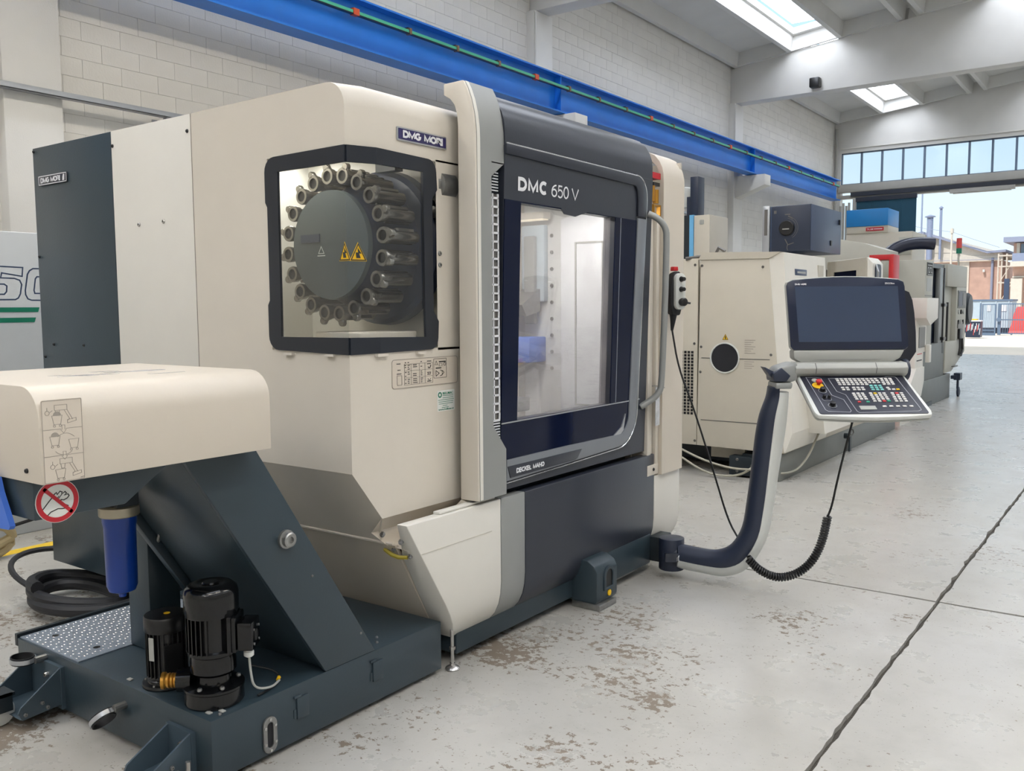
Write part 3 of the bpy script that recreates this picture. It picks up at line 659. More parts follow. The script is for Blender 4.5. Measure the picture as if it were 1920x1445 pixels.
bolts([(-2.45, 4.80, .63)], (1, 0, 0), .01, 'black', mc)
# --- curved dark roof cover above the door
rp = [(-2.5, 2.30), (-2.425, 2.325), (-2.425, 2.40), (-2.43, 2.44), (-2.445, 2.48), (-2.47, 2.52), (-2.51, 2.555), (-2.55, 2.573), (-2.59, 2.575), (-2.63, 2.55), (-2.66, 2.45), (-2.66, 2.30)]
MB().prism('Y', rp, 3.288, 4.716).build('roof_cover', 'charcoal', mc, smooth=40)
MB().box(-4.6, -2.66, 3.2, 4.74, 2.3, 2.44).build('roof_box', 'charcoal', mc)
# --- sliding door
dr = MB().ring('X', [(3.285, .75), (4.72, .75), (4.72, 2.33), (3.285, 2.33)], [(3.41, 1.07), (4.292, 1.07), (4.292, 2.087), (3.41, 2.087)], -.07, 0).build('sliding_door', 'charcoal', mc, xf=DX, smooth=0, bevel=.002)
# lower left notch piece
MB().ring('X', [(3.285, .897), (4.30, .893)]+arc((4.40, .98), .11, -90, 0, 6)+[(4.515, 1.08), (4.53, 2.085), (3.285, 2.09)], [(3.41, 1.072), (4.25, 1.072)]+[(4.292, 1.072)]*7+[(4.292, 1.08), (4.292, 2.083), (3.41, 2.083)], .0005, .006).build('dark_glazing', 'navy_gloss', dr, xf=DX, smooth=0)
MB().box(.001, .0065, 4.345, 4.352, 1.075, 2.085).build('glazing_joint', 'charcoal_trim', dr, xf=DX)
MB().box(.001, .008, 3.285, 4.63, 1.066, 1.072).build('glazing_joint', 'silver', dr, xf=DX)
MB().box(-.03, -.026, 3.405, 4.296, 1.065, 2.092).build('door_window', 'door_glass', dr, xf=DX)
MB().prism('X', [(3.75, 2.084), (3.78, 2.062), (3.88, 2.056), (3.93, 2.07), (4.0, 2.088), (3.75, 2.088)], .0008, .007).build('header_dip', 'charcoal', dr, xf=DX)
# grey band sweeping round the lower right corner
Oo = [(4.637, 2.098), (4.59, 1.05)]+arc((4.39, 1.02), .20, 0, -90, 8)+[(3.80, .803), (3.325, .793)]
Io = [(4.535, 2.098), (4.50, 1.06)]+arc((4.39, 1.0), .11, 0, -90, 8)+[(3.80, .896), (3.325, .895)]
MB().ring('X', Oo, Io, .001, .014, closed=False).build('door_trim', 'charcoal_trim', dr, xf=DX, bevel=.003)
Oo2 = [(4.637, 2.108)]+[(4.635, 2.20)]+arc((4.52, 2.215), .112, 0, 90, 8)+[(3.285, 2.335)]
Io2 = [(4.537, 2.108)]+[(4.535, 2.2)]+arc((4.48, 2.225), .05, 0, 90, 8)+[(3.285, 2.29)]
MB().ring('X', Oo2, Io2, .001, .012, closed=False).build('door_trim', 'charcoal', dr, xf=DX, bevel=.003)
st = [(3.285, 2.337), (4.50, 2.331)]+arc((4.515, 2.21), .122, 90, 0, 8)+[(4.60, 1.05)]+arc((4.39, 1.02), .21, 0, -90, 8)+[(3.80, .794), (3.325, .784)]
MB().tube([DX((.010, a, b)) for a, b in st], .0035, 6).build('chrome_strip', 'chrome', dr)
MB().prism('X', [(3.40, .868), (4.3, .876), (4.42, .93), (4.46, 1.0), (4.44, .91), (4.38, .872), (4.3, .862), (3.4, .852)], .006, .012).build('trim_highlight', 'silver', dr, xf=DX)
MB().prism('X', [(3.328, .863), (3.985, .861), (3.962, .838), (3.945, .818), (3.92, .812), (3.35, .806)], .012, .018).build('maker_plate', 'charcoal', dr, xf=DX, bevel=.002)
MB().sign('DECKEL MAHO', 3.395, .823, .235, .024, .0058).build('lettering', 'letter_white', dr, xf=lambda v: DX((.0185+v[2], v[0], v[1]+.0)), smooth=0)
ml = lambda v: DX((.001+v[2], v[0], v[1]))
MB().sign('DMC', 3.39, 2.137, .245, .064, .0165, gap=.36).build('model_letters', 'letter_white', dr, xf=ml, smooth=0)
MB().sign('650', 3.667, 2.136, .155, .061, .0075, gap=.16).build('model_number', 'letter_white', dr, xf=ml, smooth=0)
MB().sign('V', 3.848, 2.136, .068, .061, .0075).build('model_suffix', 'letter_white', dr, xf=ml, smooth=0)
MB().prism('X', [(3.42, 1.09), (3.445, 1.085), (3.455, 1.11), (3.45, 1.135), (3.42, 1.14)], -.025, -.0245).build('glass_stamp', 'ink_pale', dr, xf=DX)
MB().prism('X', [(3.42, 1.095), (3.44, 1.092), (3.448, 1.11), (3.445, 1.13), (3.42, 1.133)], -.0244, -.024).build('glass_stamp', 'yellow', dr, xf=DX)
hp = [DX((.0, 4.675, 2.135)), DX((.05, 4.70, 2.11)), DX((.085, 4.725, 2.06)), DX((.095, 4.735, 2.0)), DX((.095, 4.735, 1.16)), DX((.085, 4.72, 1.10)), DX((.05, 4.70, 1.06)), DX((0, 4.655, 1.02))]
def soft(P, n=3):
    for _ in range(n):
        Q = [P[0]]
        for a, b in zip(P, P[1:]): a, b = Vector(a), Vector(b); Q += [tuple(a*.75+b*.25), tuple(a*.25+b*.75)]
        P = Q+[P[-1]]
    return P
MB().tube(soft(hp, 2), .019, 12).build('door_handle', 'silver_grey', dr)
tg = MB().box(-2.42, -2.418, 4.76, 4.815, .90, 1.13).build('document_pouch', 'foil', mc)
MB().tube([(-2.42, 4.72, 1.14), (-2.415, 4.79, 1.135), (-2.41, 4.86, 1.12)], .003, 5).build('pouch_tie', 'steel', mc)
# --- working area seen through the door
wa = MB().box(-3.75, -3.72, 3.3, 4.75, .85, 2.3).box(-3.75, -2.56, 3.28, 3.3, .85, 2.3).box(-3.75, -2.56, 4.75, 4.77, .85, 2.3).box(-3.75, -2.56, 3.28, 4.77, .83, .85).box(-3.75, -2.56, 3.28, 4.77, 2.28, 2.3).build('work_area', 'work_white', mc)
bolts([(-3.138, 4.74, 1.22+.104*k) for k in range(9)], (0, -1, 0), .012, 'bolt_grey', wa)
MB().box(-3.43, -3.355, 4.68, 4.75, .85, 2.28).build('guide_post', 'cream', wa)
MB().box(-3.345, -3.17, 4.70, 4.75, 1.64, 2.12).build('spindle_cover', 'container', wa, bevel=.01)
MB().box(-3.30, -3.22, 4.66, 4.70, 1.5, 2.05).build('spindle_column', 'silver_grey', wa, bevel=.01)
MB().prism('X', [(4.5, 1.62), (4.7, 1.72), (4.7, 1.58), (4.55, 1.55)], -3.34, -3.2).build('tool_arm', 'steel', wa)
MB().box(-3.34, -3.18, 4.55, 4.74, 1.26, 1.42).build('blue_tray', 'blue_bin', wa, bevel=.01)
MB().prism('Y', [(-3.045, .9), (-2.68, .9), (-2.68, 2.22), (-2.80, 2.20), (-3.045, 2.14)], 4.70, 4.75).build('wall_cover', 'letter_white', wa, bevel=.004)
MB().ring('Y', [(-2.94, 1.0), (-2.74, 1.0), (-2.74, 2.0), (-2.94, 2.0)], [(-2.93, 1.01), (-2.75, 1.01), (-2.75, 1.99), (-2.93, 1.99)], 4.694, 4.70).build('cover_edge', 'panel_grey', wa)
MB().box(-3.65, -3.0, 3.45, 4.3, 1.0, 1.08).build('table', 'steel', wa, bevel=.01)
MB().box(-3.35, -3.12, 4.62, 4.70, 2.15, 2.19).build('work_fill_light', 'cream', wa)
MB().box(-3.34, -3.13, 4.63, 4.69, 2.143, 2.15).build('work_fill_tube', 'lamp_pale', wa)
MB().box(-3.0, -2.9, 3.4, 4.4, 2.262, 2.27).build('work_fill_tube', 'work_fill_lamp', wa)  # hidden lamp added to brighten the work area
MB().box(-2.72, -2.66, 3.45, 4.6, 2.2, 2.24).build('work_fill_light', 'cream', wa)  # second unseen lamp with its tube, also added for brightness
MB().box(-2.72, -2.67, 3.47, 4.58, 2.195, 2.2).build('work_fill_tube', 'work_fill_lamp', wa)
MB().box(-3.3, -2.75, 2.56, 2.60, 2.33, 2.36).build('magazine_fill_light', 'cream', mc)  # both magazine lamps are unseen, added to brighten the tool wheel
MB().box(-3.28, -2.77, 2.565, 2.595, 2.325, 2.33).build('magazine_fill_lamp', 'magazine_fill_lamp', mc)
MB().box(-3.5, -3.42, 2.6, 3.1, 2.33, 2.36).build('magazine_fill_light', 'cream', mc)
MB().box(-3.49, -3.43, 2.62, 3.08, 2.325, 2.33).build('magazine_fill_lamp', 'magazine_fill_lamp', mc)
# --- base casting, lifting foot, levelling feet
MB().box(-4.6, -2.52, 3.02, 4.79, .045, .30).box(-4.6, -2.64, 3.3, 5.1, .045, .9).build('base', 'slate', mc, bevel=.006)
MB().box(-2.62, -2.465, 4.2, 4.80, .055, .24).build('base_apron', 'slate', mc, bevel=.008)
f1 = MB().prism('Y', [(-2.7, .03), (-2.375, .03), (-2.366, .05), (-2.366, .20), (-2.385, .235), (-2.43, .26), (-2.7, .27)], 4.0, 4.215).build('lifting_foot', 'slate', mc, bevel=.008)
MB().prism('X', [(4.085, .105), (4.155, .105)]+arc((4.12, .165), .035, 0, 180, 8), -2.37, -2.3645).build('foot_pocket', 'black', f1)
MB().ring('X', [(4.065, .09), (4.175, .09)]+arc((4.12, .165), .055, 0, 180, 8), [(4.085, .105), (4.155, .105)]+arc((4.12, .165), .035, 0, 180, 8), -2.37, -2.358).build('foot_rib', 'slate', f1, bevel=.003)
MB().lathe((-2.366, 4.125, .068), (1, 0, 0), [(.017, 0), (.017, .005), (.012, .006), (.005, .004)], 16).build('foot_mark', 'yellow', f1)
MB().box(-2.52, -2.345, 3.99, 4.17, 0, .032).build('foot_pad', 'steel', mc, bevel=.004)
MB().box(-2.62, -2.5, 4.28, 4.7, .03, .05).build('base_skid', 'steel', mc)
lf = MB().lathe((-2.50, 2.967, 0), (0, 0, 1), [(.032, 0), (.034, .006), (.03, .012), (.014, .02), (.012, .03)], 16).cyl((-2.50, 2.967, .02), (-2.50, 2.967, .2), .008, seg=8).lathe((-2.50, 2.967, .09), (0, 0, 1), [(.014, 0), (.014, .014)], 6).build('levelling_foot', 'bright_steel', mc)
for (x, y) in ((-4.5, 2.9), (-4.5, 4.7), (-2.6, 4.6)): MB().cyl((x, y, 0), (x, y, .06), .05).build('levelling_foot', 'steel', mc)
for x in (-4.95, -4.4): MB().box(x-.04, x+.04, 4.4, 4.5, 0, .2).box(x-.04, x+.04, 2.8, 2.88, 0, .2).build('cabinet_leg', 'slate_dark', mc)

# ================================================================== CHIP CONVEYOR
cv = thing('chip_conveyor', 'swarf conveyor rising from the tank, cream hood with pictogram sticker and slanted dark chute', 'conveyor', (-2.8, 1.7, .25))
hp_ = [(-3.22, 1.135), (-3.22, 1.36)]+arc((-3.18, 1.36), .04, 180, 90, 3)+arc((-2.49, 1.31), .09, 90, 0, 7)+[(-2.40, 1.138)]
hd = MB().prism('Y', hp_, 1.165, 1.925).build('discharge_hood', 'cream_warm', cv, bevel=.003, smooth=40)
bolts([(-2.475, 1.165, 1.17)], (0, -1, 0), .007, 'black', hd)
fr_ = random.Random(4)
fmb = MB()
for k in range(9):
    fx, fy, fa = -2.86+.28*fr_.random(), 1.36+.3*fr_.random(), fr_.random()*.5+1.1; fl, fw = .05+.1*fr_.random(), .006+.016*fr_.random()
    fmb.prism('Z', [(fx, fy), (fx+fl*math.cos(fa)*.5-fw, fy+fl*math.sin(fa)*.5), (fx+fl*math.cos(fa), fy+fl*math.sin(fa)), (fx+fl*math.cos(fa)*.5+fw, fy+fl*math.sin(fa)*.45)], 1.4, 1.4006+.0001*k)
fmb.build('film_remnant', 'foil', hd)
# pictogram sticker on the front of the hood (u along the hood, v up)
su = frame((-2.3995, 1.172, 1.139), (0, 1, 0), (0, 0, 1))
stk = MB().prism('Z', rrect(0, .112, 0, .225, .004, 2), 0, .0006).build('pictogram_sticker', 'sticker', cv, xf=su)
q = MB().poly(rrect(.002, .11, .002, .223, .003, 2), .0012, True)
for v in (.073, .145): q.lines([((.004, v), (.05, v)), ((.066, v), (.108, v))], .0013)
def arrow(x, y): q.poly([(x-.004, y+.012), (x-.004, y), (x-.008, y), (x, y-.01), (x+.008, y), (x+.004, y), (x+.004, y+.012)], .001, True)
arrow(.058, .143); arrow(.058, .071)
def cart(x, y, full):
    q.poly([(x-.014, y+.024), (x+.014, y+.024), (x+.009, y), (x-.009, y)], .0012, True)
    for s in (-1, 1): q.poly(arc((x+s*.008, y-.004), .003, 0, 360, 8), .0012)
    if full: q.prism('Z', arc((x, y+.024), .011, 0, 180, 6), 0, .0004)
def conv(x, y):
    q.poly([(x, y), (x+.034, y), (x+.034, y+.014), (x, y+.014)], .0012, True).poly([(x+.026, y), (x+.04, y-.025), (x+.034, y-.03)], .0012).poly([(x+.034, y), (x+.048, y-.027)], .0012)
    q.poly([(x+.034, y-.037), (x+.058, y-.032), (x+.058, y-.024), (x+.034, y-.028)], .0012, True).poly([(x+.002, y), (x+.004, y-.012), (x+.012, y-.012), (x+.014, y)], .0012)
    q.poly(arc((x-.02, y-.006), .006, 0, 360, 10), .0012).lines([((x-.02, y), (x-.02, y+.008)), ((x-.012, y-.004), (x-.006, y))], .0012)
cart(.042, .158, True); conv(.036, .196); cart(.034, .102, True); cart(.085, .09, False); cart(.045, .012, False); conv(.044, .05)
q.poly(arc((.062, .1), .032, 130, 40, 8), .0012).poly(arc((.058, .106), .032, -50, -140, 8), .0012).lines([((.1, .006), (.108, .007))], .002)
q.build('pictograms', 'ink_pale', stk, xf=frame((-2.3988, 1.172, 1.139), (0, 1, 0), (0, 0, 1)), smooth=0)
# dark outlet below the hood, with the prohibition sign
ob = MB().prism('X', [(1.175, 1.03), (1.44, 1.03), (1.60, 1.137), (1.175, 1.137)], -3.15, -2.47).build('outlet_box', 'slate', cv, bevel=.003)
sgx = lambda x: frame((x, 1.239, 1.075), (0, 1, 0), (0, 0, 1))
pg = MB().prism('Z', arc((0, 0), .061, 0, 360, 32)[:-1], 0, .001).build('prohibition_sign', 'sticker_white', cv, xf=sgx(-2.4695))
hand = [(-.036, -.042), (-.02, -.028), (.0, -.022), (.012, -.024), (.026, -.024), (.029, -.018), (.022, -.014), (.012, -.013), (.008, -.006), (.01, .002), (.018, .0), (.028, .004), (.033, .01), (.03, .015), (.02, .013), (.026, .018), (.022, .023), (.012, .017), (.014, .023), (.008, .026), (0, .018), (-.002, .024), (-.008, .02), (-.014, .012), (-.024, .002), (-.042, -.018)]
MB().poly(hand, .0028).lines([((.004, .012), (-.004, .004)), ((.012, .016), (.002, .005))], .002).build('hand_outline', 'ink', pg, xf=sgx(-2.4685), smooth=0)
MB().ring('Z', arc((0, 0), .059, 0, 360, 32)[:-1], arc((0, 0), .046, 0, 360, 32)[:-1], 0, .001).lines([((-.034, .036), (.036, -.034))], .010, .001).build('red_ring', 'sign_red', pg, xf=sgx(-2.4680), smooth=0)
# inclined body
MB().prism('X', [(2.25, .237), (2.48, .237), (1.95, 1.135), (1.685, 1.135), (1.70, 1.08)], -3.09, -2.53).build('incline_body', 'slate', cv, bevel=.003)
MB().prism('X', [(2.235, .236), (2.497, .236), (1.935, 1.138), (1.655, 1.138)], -2.53, -2.508).build('side_plate', 'slate', cv, bevel=.003)
MB().prism('X', [(2.215, .236), (2.26, .236), (1.70, 1.10), (1.655, 1.09)], -3.13, -3.09).build('side_flange', 'slate', cv, bevel=.002)
kn = MB().lathe((-2.508, 2.06, .785), (1, 0, 0), [(.034, 0), (.034, .012), (.027, .014), (.027, .03), (.022, .034), (.012, .034), (.010, .026)], 24).build('pivot_boss', 'steel', cv)
bolts([(-2.51, 2.18, .62), (-2.51, 2.42, .33)], (1, 0, 0), .005, 'steel', cv)
po_ = MB().box(-3.37, -3.22, 1.96, 2.10, .24, 1.05).build('support_post', 'slate', cv, bevel=.006)
MB().box(-3.22, -3.12, 1.98, 2.02, .80, .82).build('post_clamp', 'slate_dark', cv)
MB().tube([(-3.22, 1.99, .72), (-3.10, 1.93, .71), (-3.06, 1.92, .76), (-3.1, 1.93, .80)], .008, 6).build('hose_loop', 'steel', cv)
# coolant filter hanging below the outlet
fb = MB().lathe((-2.96, 1.70, .60), (0, 0, 1), [(.012, -.012), (.014, .0), (.045, .012), (.052, .03), (.054, .24), (.058, .26), (.058, .28)], 24).build('coolant_filter', 'filter_blue', cv)
MB().lathe((-2.96, 1.70, .88), (0, 0, 1), [(.064, 0), (.068, .004), (.068, .034), (.06, .04), (.03, .04)], 24).build('filter_head', 'cast_metal', fb)
MB().box(-3.1, -2.9, 1.66, 1.74, .92, 1.03).build('filter_bracket', 'slate_dark', cv)
MB().lathe((-3.10, 1.62, .90), (0, 0, 1), [(.03, 0), (.03, .05), (.05, .055), (.05, .075), (.028, .08), (.028, .13)], 16).build('valve', 'black', cv)
MB().tube([(-3.10, 1.60, .90), (-3.15, 1.52, .885), (-3.2, 1.44, .86)], .006, 5).build('cable', 'rubber', cv)

# ================================================================== COOLANT TANK
tk = thing('coolant_tank', 'flat dark grey coolant tank on castors carrying two black pumps and a tread plate', 'tank', (-3.2, 2.3, 0))
tb = MB().box(-3.84, -2.51, 1.73, 2.905, .022, .235).build('tank_body', 'slate', tk, bevel=.004)
MB().box(-3.86, -3.84, 1.73, 2.9, .2, .25).box(-3.84, -3.36, 2.42, 2.44, .235, .25).build('tank_rim', 'slate_dark', tk)
tp = MB().box(-3.83, -3.365, 1.738, 2.42, .235, .24).build('tread_plate', 'tread_steel', tk)
bmp = MB(); k = 0
y = 1.75
while y < 2.41:
    x = -3.822+(.011 if k % 2 else 0)
    while x < -3.372:
        s = .0062; sg = 1 if (k+int((x+3.83)/.022)) % 2 else -1
        bmp.add([(x-s, y-s*.5*sg, .24), (x+s, y+s*.5*sg, .24), (x, y, .2415), (x-.0015, y+.0022, .24), (x+.0015, y-.0022, .24)], [(0, 2, 3), (0, 4, 2), (1, 2, 4), (1, 3, 2)])
        x += .022
    y += .0165; k += 1
stuff(bmp.build('tread_studs', 'bright_steel', tp, smooth=0))
for (x, y) in ((-3.72, 1.83), (-3.45, 1.86), (-3.5, 2.3), (-3.74, 2.3)): MB().prism('Z', arc((x, y), .014, 0, 360, 10)[:-1], .2401, .2415).build('plate_hole', 'black', tp)
def pump(x, y, s, top, name, fins, lab):
    p = name
    z0 = .237
    MBp = MB().lathe((x, y, z0), (0, 0, 1), [(.092*s, 0), (.102*s, .004), (.102*s, .012), (.094*s, .016), (.094*s, .045), (.06*s, .055), (.058*s, .075), (.085*s, .08), (.088*s, .088), (.08*s, .1), (.075*s, .13), (.083*s, .135), (.083*s, .145)], 36)
    return MBp
# large pump
px, py = -2.645, 1.842
p1 = MB().lathe((px, py, .237), (0, 0, 1), [(.098, 0), (.102, .006), (.1, .05), (.104, .054), (.104, .062), (.09, .068), (.06, .075), (.058, .1), (.07, .105), (.078, .115), (.078, .145), (.074, .17), (.086, .178), (.086, .19), (.074, .195), (.074, .34), (.08, .34)], 40).build('pump', 'black_gloss', tk, smooth=30)
fn = MB()
for k in range(30):
    a = 2*math.pi*k/30; c, s = math.cos(a), math.sin(a)
    if abs(math.degrees(a)-345) < 22: continue
    fn.add([(px+c*r-s*t, py+s*r+c*t, z) for z in (.425, .565) for r in (.07, .089) for t in (-.0022, .0022)], [(0, 1, 3, 2), (4, 6, 7, 5), (0, 4, 5, 1), (2, 3, 7, 6), (0, 2, 6, 4), (1, 5, 7, 3)])
fn.build('cooling_fins', 'black_gloss', p1, smooth=0)
MB().lathe((px, py, .55), (0, 0, 1), [(.090, 0), (.0925, .004), (.0925, .075), (.088, .092), (.072, .106), (.05, .11), (.044, .107), (.03, .107), (.026, .112), (.0, .112)], 40).build('fan_cowl', 'black_gloss', p1, smooth=40)
RVp, DVp = Vector((.808251, .588837, 0)), Vector((-.588837, .808251, 0))
jf = lambda v: Vector((px, py, v[2]))+RVp*v[1]+DVp*v[0]
jb = MB().box(-.06, .045, .080, .100, .425, .55).box(-.055, .04, .102, .155, .43, .53).box(-.066, .05, .070, .086, .42, .555).build('terminal_box', 'black_gloss', p1, bevel=.006, xf=jf)
MB().lathe(jf((-.01, .154, .475)), RVp, [(.02, 0), (.02, .004), (.014, .006), (0, .006)], 16).build('box_plug', 'black', p1)
for (a, z) in ((-.035, .45), (.02, .45), (-.035, .5), (.02, .5)): MB().lathe(jf((a, .156, z)), RVp, [(.005, 0), (.005, .003)], 6).build('screw', 'steel', p1)
MB().lathe((px+.10, py+.075, .43), (0, 0, -1), [(.014, 0), (.014, .018), (.018, .02), (.018, .034), (.01, .04)], 12).build('cable_gland', 'sticker_white', p1)
MB().tube(soft([(px+.10, py+.075, .40), (px+.105, py+.075, .34), (px+.115, py+.08, .275), (px+.11, py+.16, .25), (px+.08, py+.22, .25)]), .0045, 6).build('cable', 'panel_grey', p1)
MB().tube(soft([(px-.02, py+.17, .30), (px+.03, py+.24, .27), (px+.07, py+.235, .25), (px+.1, py+.17, .244), (px+.11, py+.1, .244)]), .004, 6).build('cable', 'rubber', p1)
MB().cyl((px+.078, py+.215, .252), (px+.066, py+.23, .254), .007, seg=8).build('cable_ring', 'yellow', p1)
MB().lathe((px-.05, py-.05, .315), (-.75, -.66, 0), [(.045, 0), (.04, .05), (.028, .055)], 16).build('outlet', 'black_gloss', p1)
MB().lathe((px-.085, py-.082, .315), (-.75, -.66, 0), [(.02, 0), (.026, .004), (.026, .012), (.021, .014), (.026, .018), (.026, .024), (.021, .027), (.027, .031), (.024, .04), (.03, .046), (.03, .056), (.018, .058)], 16).build('outlet_fitting', 'brass', p1)
bolts([(px+.085*math.cos(a), py+.085*math.sin(a), .30) for a in (-2.6, -1.2, -.3, 1.2)], (0, 0, 1), .009, 'steel', p1, h=.012)
# small pump
qx, qy = -2.915, 1.835
p2 = MB().lathe((qx, qy, .237), (0, 0, 1), [(.088, 0), (.09, .004), (.088, .012), (.07, .014), (.068, .02), (.072, .024), (.064, .03), (.062, .04), (.062, .22), (.066, .22)], 36).build('pump', 'black', tk, smooth=30)
fn = MB()
for k in range(26):
    a = 2*math.pi*k/26; c, s = math.cos(a), math.sin(a)
    fn.add([(qx+c*r-s*t, qy+s*r+c*t, z) for z in (.275, .445) for r in (.06, .073) for t in (-.002, .002)], [(0, 1, 3, 2), (4, 6, 7, 5), (0, 4, 5, 1), (2, 3, 7, 6), (0, 2, 6, 4), (1, 5, 7, 3)])
fn.build('cooling_fins', 'black', p2, smooth=0)
MB().lathe((qx, qy, .44), (0, 0, 1), [(.075, 0), (.077, .004), (.077, .05), (.073, .056), (.0, .058)], 36).build('fan_cowl', 'black', p2, smooth=40)
MB().box(.06, .076, -.02, .045, .29, .40).build('motor_foot', 'black', p2, xf=lambda v: (qx+v[0]*.9+v[1]*.3, qy-v[0]*.4+v[1]*.9, v[2]))
lbf = frame((qx+.012, qy-.0775, .345), (.96, .28, 0), (0, 0, 1))
MB().prism('Z', rrect(0, .022, 0, .085, .001, 1), 0, .002).build('rating_plate', 'panel_grey', p2, xf=lbf)
MB().prism('Z', arc((qx+.01, qy), .012, 0, 360, 10)[:-1], .4985, .5).build('rotation_mark', 'yellow', p2)
bolts([(qx+.078*math.cos(a), qy+.078*math.sin(a), .245) for a in (-2.4, -1.2, -.2)], (0, 0, 1), .006, 'steel', p2, h=.01)
for (x, y) in ((-3.05, 1.765), (-2.57, 1.765), (-2.545, 1.80)): MB().box(x-.012, x+.012, y-.008, y+.008, .235, .240).build('cap', 'panel_grey', tk, bevel=.002)
bolts([(-2.545, 2.26, .236), (-2.53, 1.78, .236), (-2.60, 2.6, .236), (-2.56, 2.56, .236)], (0, 0, 1), .006, 'steel', tk)
# hose clips on the left face
def ring_pts(c, r, n, sq, tw, a0=0, a1=360):
    out = []
    for i in range(n+1):
        a = math.radians(a0+(a1-a0)*i/n); u = r*math.cos(a); v = r*sq*math.sin(a)
        out.append(Vector(c)+Vector((u*math.cos(tw), v, u*math.sin(tw))))
    return out
def clip(cx, cz, tw):
    c = MB(); cr = MB()
    a = ring_pts((cx, 1.665, cz), .058, 24, .75, tw)
    up_ = Vector((-math.sin(tw), 0, math.cos(tw)))
    def band(pts, w, off):
        P = []; n = len(pts)
        cen = sum((Vector(p) for p in pts[:-1]), Vector())/(n-1)
        return [[tuple(cen+(Vector(p)-cen)*s+up_*h) for s, h in ((off, -w), (off, w), (off+.08, w), (off+.08, -w))] for p in pts]
    o = MB().loft(band(a, .014, .88), True).build('hose_clip', 'rubber', tk)
    MB().loft(band(a, .0085, .97), True).build('clip_band', 'silver', o)
    e = Vector((cx, 1.70, cz))+Vector((.058*math.cos(tw), 0, .058*math.sin(tw)))
    MB().cyl(e+Vector((0, .03, 0)), e+Vector((0, -.015, 0)), .014, seg=10).build('clip_screw', 'steel', o)
clip(-3.66, .205, .05); clip(-3.07, .12, .75)
# corner brackets with castor and jack screw
def bracket(x0, x1, ztop, wheel):
    b = MB().box(x0-.01, x1+.01, 1.715, 1.73, .03, ztop).prism('X', [(1.72, ztop), (1.72, .05), (1.565, .04), (1.55, .07), (1.56, .09)], x0-.004, x0+.004).prism('X', [(1.72, ztop), (1.72, .05), (1.565, .04), (1.55, .07), (1.56, .09)], x1-.004, x1+.004)
    b.loft([[(x0, 1.72, .05), (x1, 1.72, .05)], [(x0, 1.56, .042), (x1, 1.56, .042)]])
    o = b.build('castor_bracket', 'slate_light', tk, smooth=0)
    bolts([((x0+x1)/2+s, 1.715, ztop-.05-.035*i) for s in (.02,) for i in (0, 1)], (0, -1, 0), .011, 'bright_steel', o, h=.014)
    bolts([(x1+.004, 1.64, .085), (x1+.004, 1.575, .06), (x1+.004, 1.66, .06)], (1, 0, 0), .008, 'steel', o, h=.008)
    return o
b1 = bracket(-2.74, -2.61, .175, False)
MB().cyl((-2.572, 1.68, 0), (-2.572, 1.68, .10), .009, seg=10).lathe((-2.572, 1.68, 0), (0, 0, 1), [(.022, 0), (.022, .008), (.01, .012)], 14).build('jack_screw', 'bright_steel', b1)
MB().lathe((-2.705, 1.58, .03), (1, 0, 0), [(.02, 0), (.028, .004), (.028, .04), (.02, .044)], 18).build('castor_wheel', 'rubber', b1)
b2 = bracket(-3.70, -3.47, .20, True)
MB().box(-3.64, -3.632, 1.51, 1.57, .06, .13).box(-3.558, -3.55, 1.51, 1.57, .06, .13).box(-3.64, -3.55, 1.51, 1.58, .118, .13).build('castor_fork', 'slate_dark', b2)
MB().lathe((-3.625, 1.535, .055), (1, 0, 0), [(.03, 0), (.05, .004), (.055, .015), (.055, .045), (.05, .056), (.03, .06)], 24).build('castor_wheel', 'arm_white', b2)
# sight glass and lift-off hooks on the aisle face
sgf = frame((-2.51, 1.965, .098), (0, 1, 0), (0, 0, 1))
sg = MB().ring('Z', rrect(-.03, .03, -.066, .066, .029, 6), rrect(-.013, .013, -.046, .046, .0125, 6), 0, .010).build('sight_glass', 'steel', tk, xf=sgf, bevel=.002)
MB().prism('Z', rrect(-.013, .013, -.046, .046, .0125, 6), 0, .004).build('level_window', 'rubber', sg, xf=sgf)
for (a, b) in ((0, .057), (0, -.057), (.022, .03), (.022, -.03), (-.022, .03), (-.022, -.03)): MB().lathe((-2.5, 1.965+a, .098+b), (1, 0, 0), [(.0055, 0), (.0055, .003)], 8).build('screw', 'bright_steel', sg)
for (y, z) in ((2.09, .155), (2.48, .16)):
    MB().box(-2.511, -2.502, y, y+.055, z-.05, z+.03).box(-2.51, -2.503, y-.012, y+.02, z+.03, z+.04).box(-2.51, -2.506, y-.013, y, z-.045, z-.01).build('lifting_hook', 'slate', tk, bevel=.002)

# black hose coil lying behind the tank and tan hose further left
hp2 = []
for k in range(58):
    a = 2*math.pi*k/24+2.2; rr_ = 1+.16*math.sin(a*.5+1)+.05*math.sin(3*a)
    hp2.append((-4.66+.34*rr_*math.cos(a), 2.44+.20*rr_*math.sin(a), .036+.028*(k/24)+.07*max(0, math.sin(a*.42))))
tag(MB().tube(soft(hp2, 1), .033, 10).build('hose_coil', 'rubber', base=(-4.6, 2.4, 0)), 'thick black hose coiled on the floor behind the coolant tank', 'hose')
hp3 = [(-4.9+.5*math.cos(a), 2.55+.28*math.sin(a), .02+.16*max(0, math.sin(a*.5))) for a in [i*.3 for i in range(17)]]
tag(MB().tube(soft(hp3, 1), .016, 8).build('black_cable', 'rubber', base=(-4.9, 2.5, 0)), 'thin black cable looped around the black hose coil', 'cable')

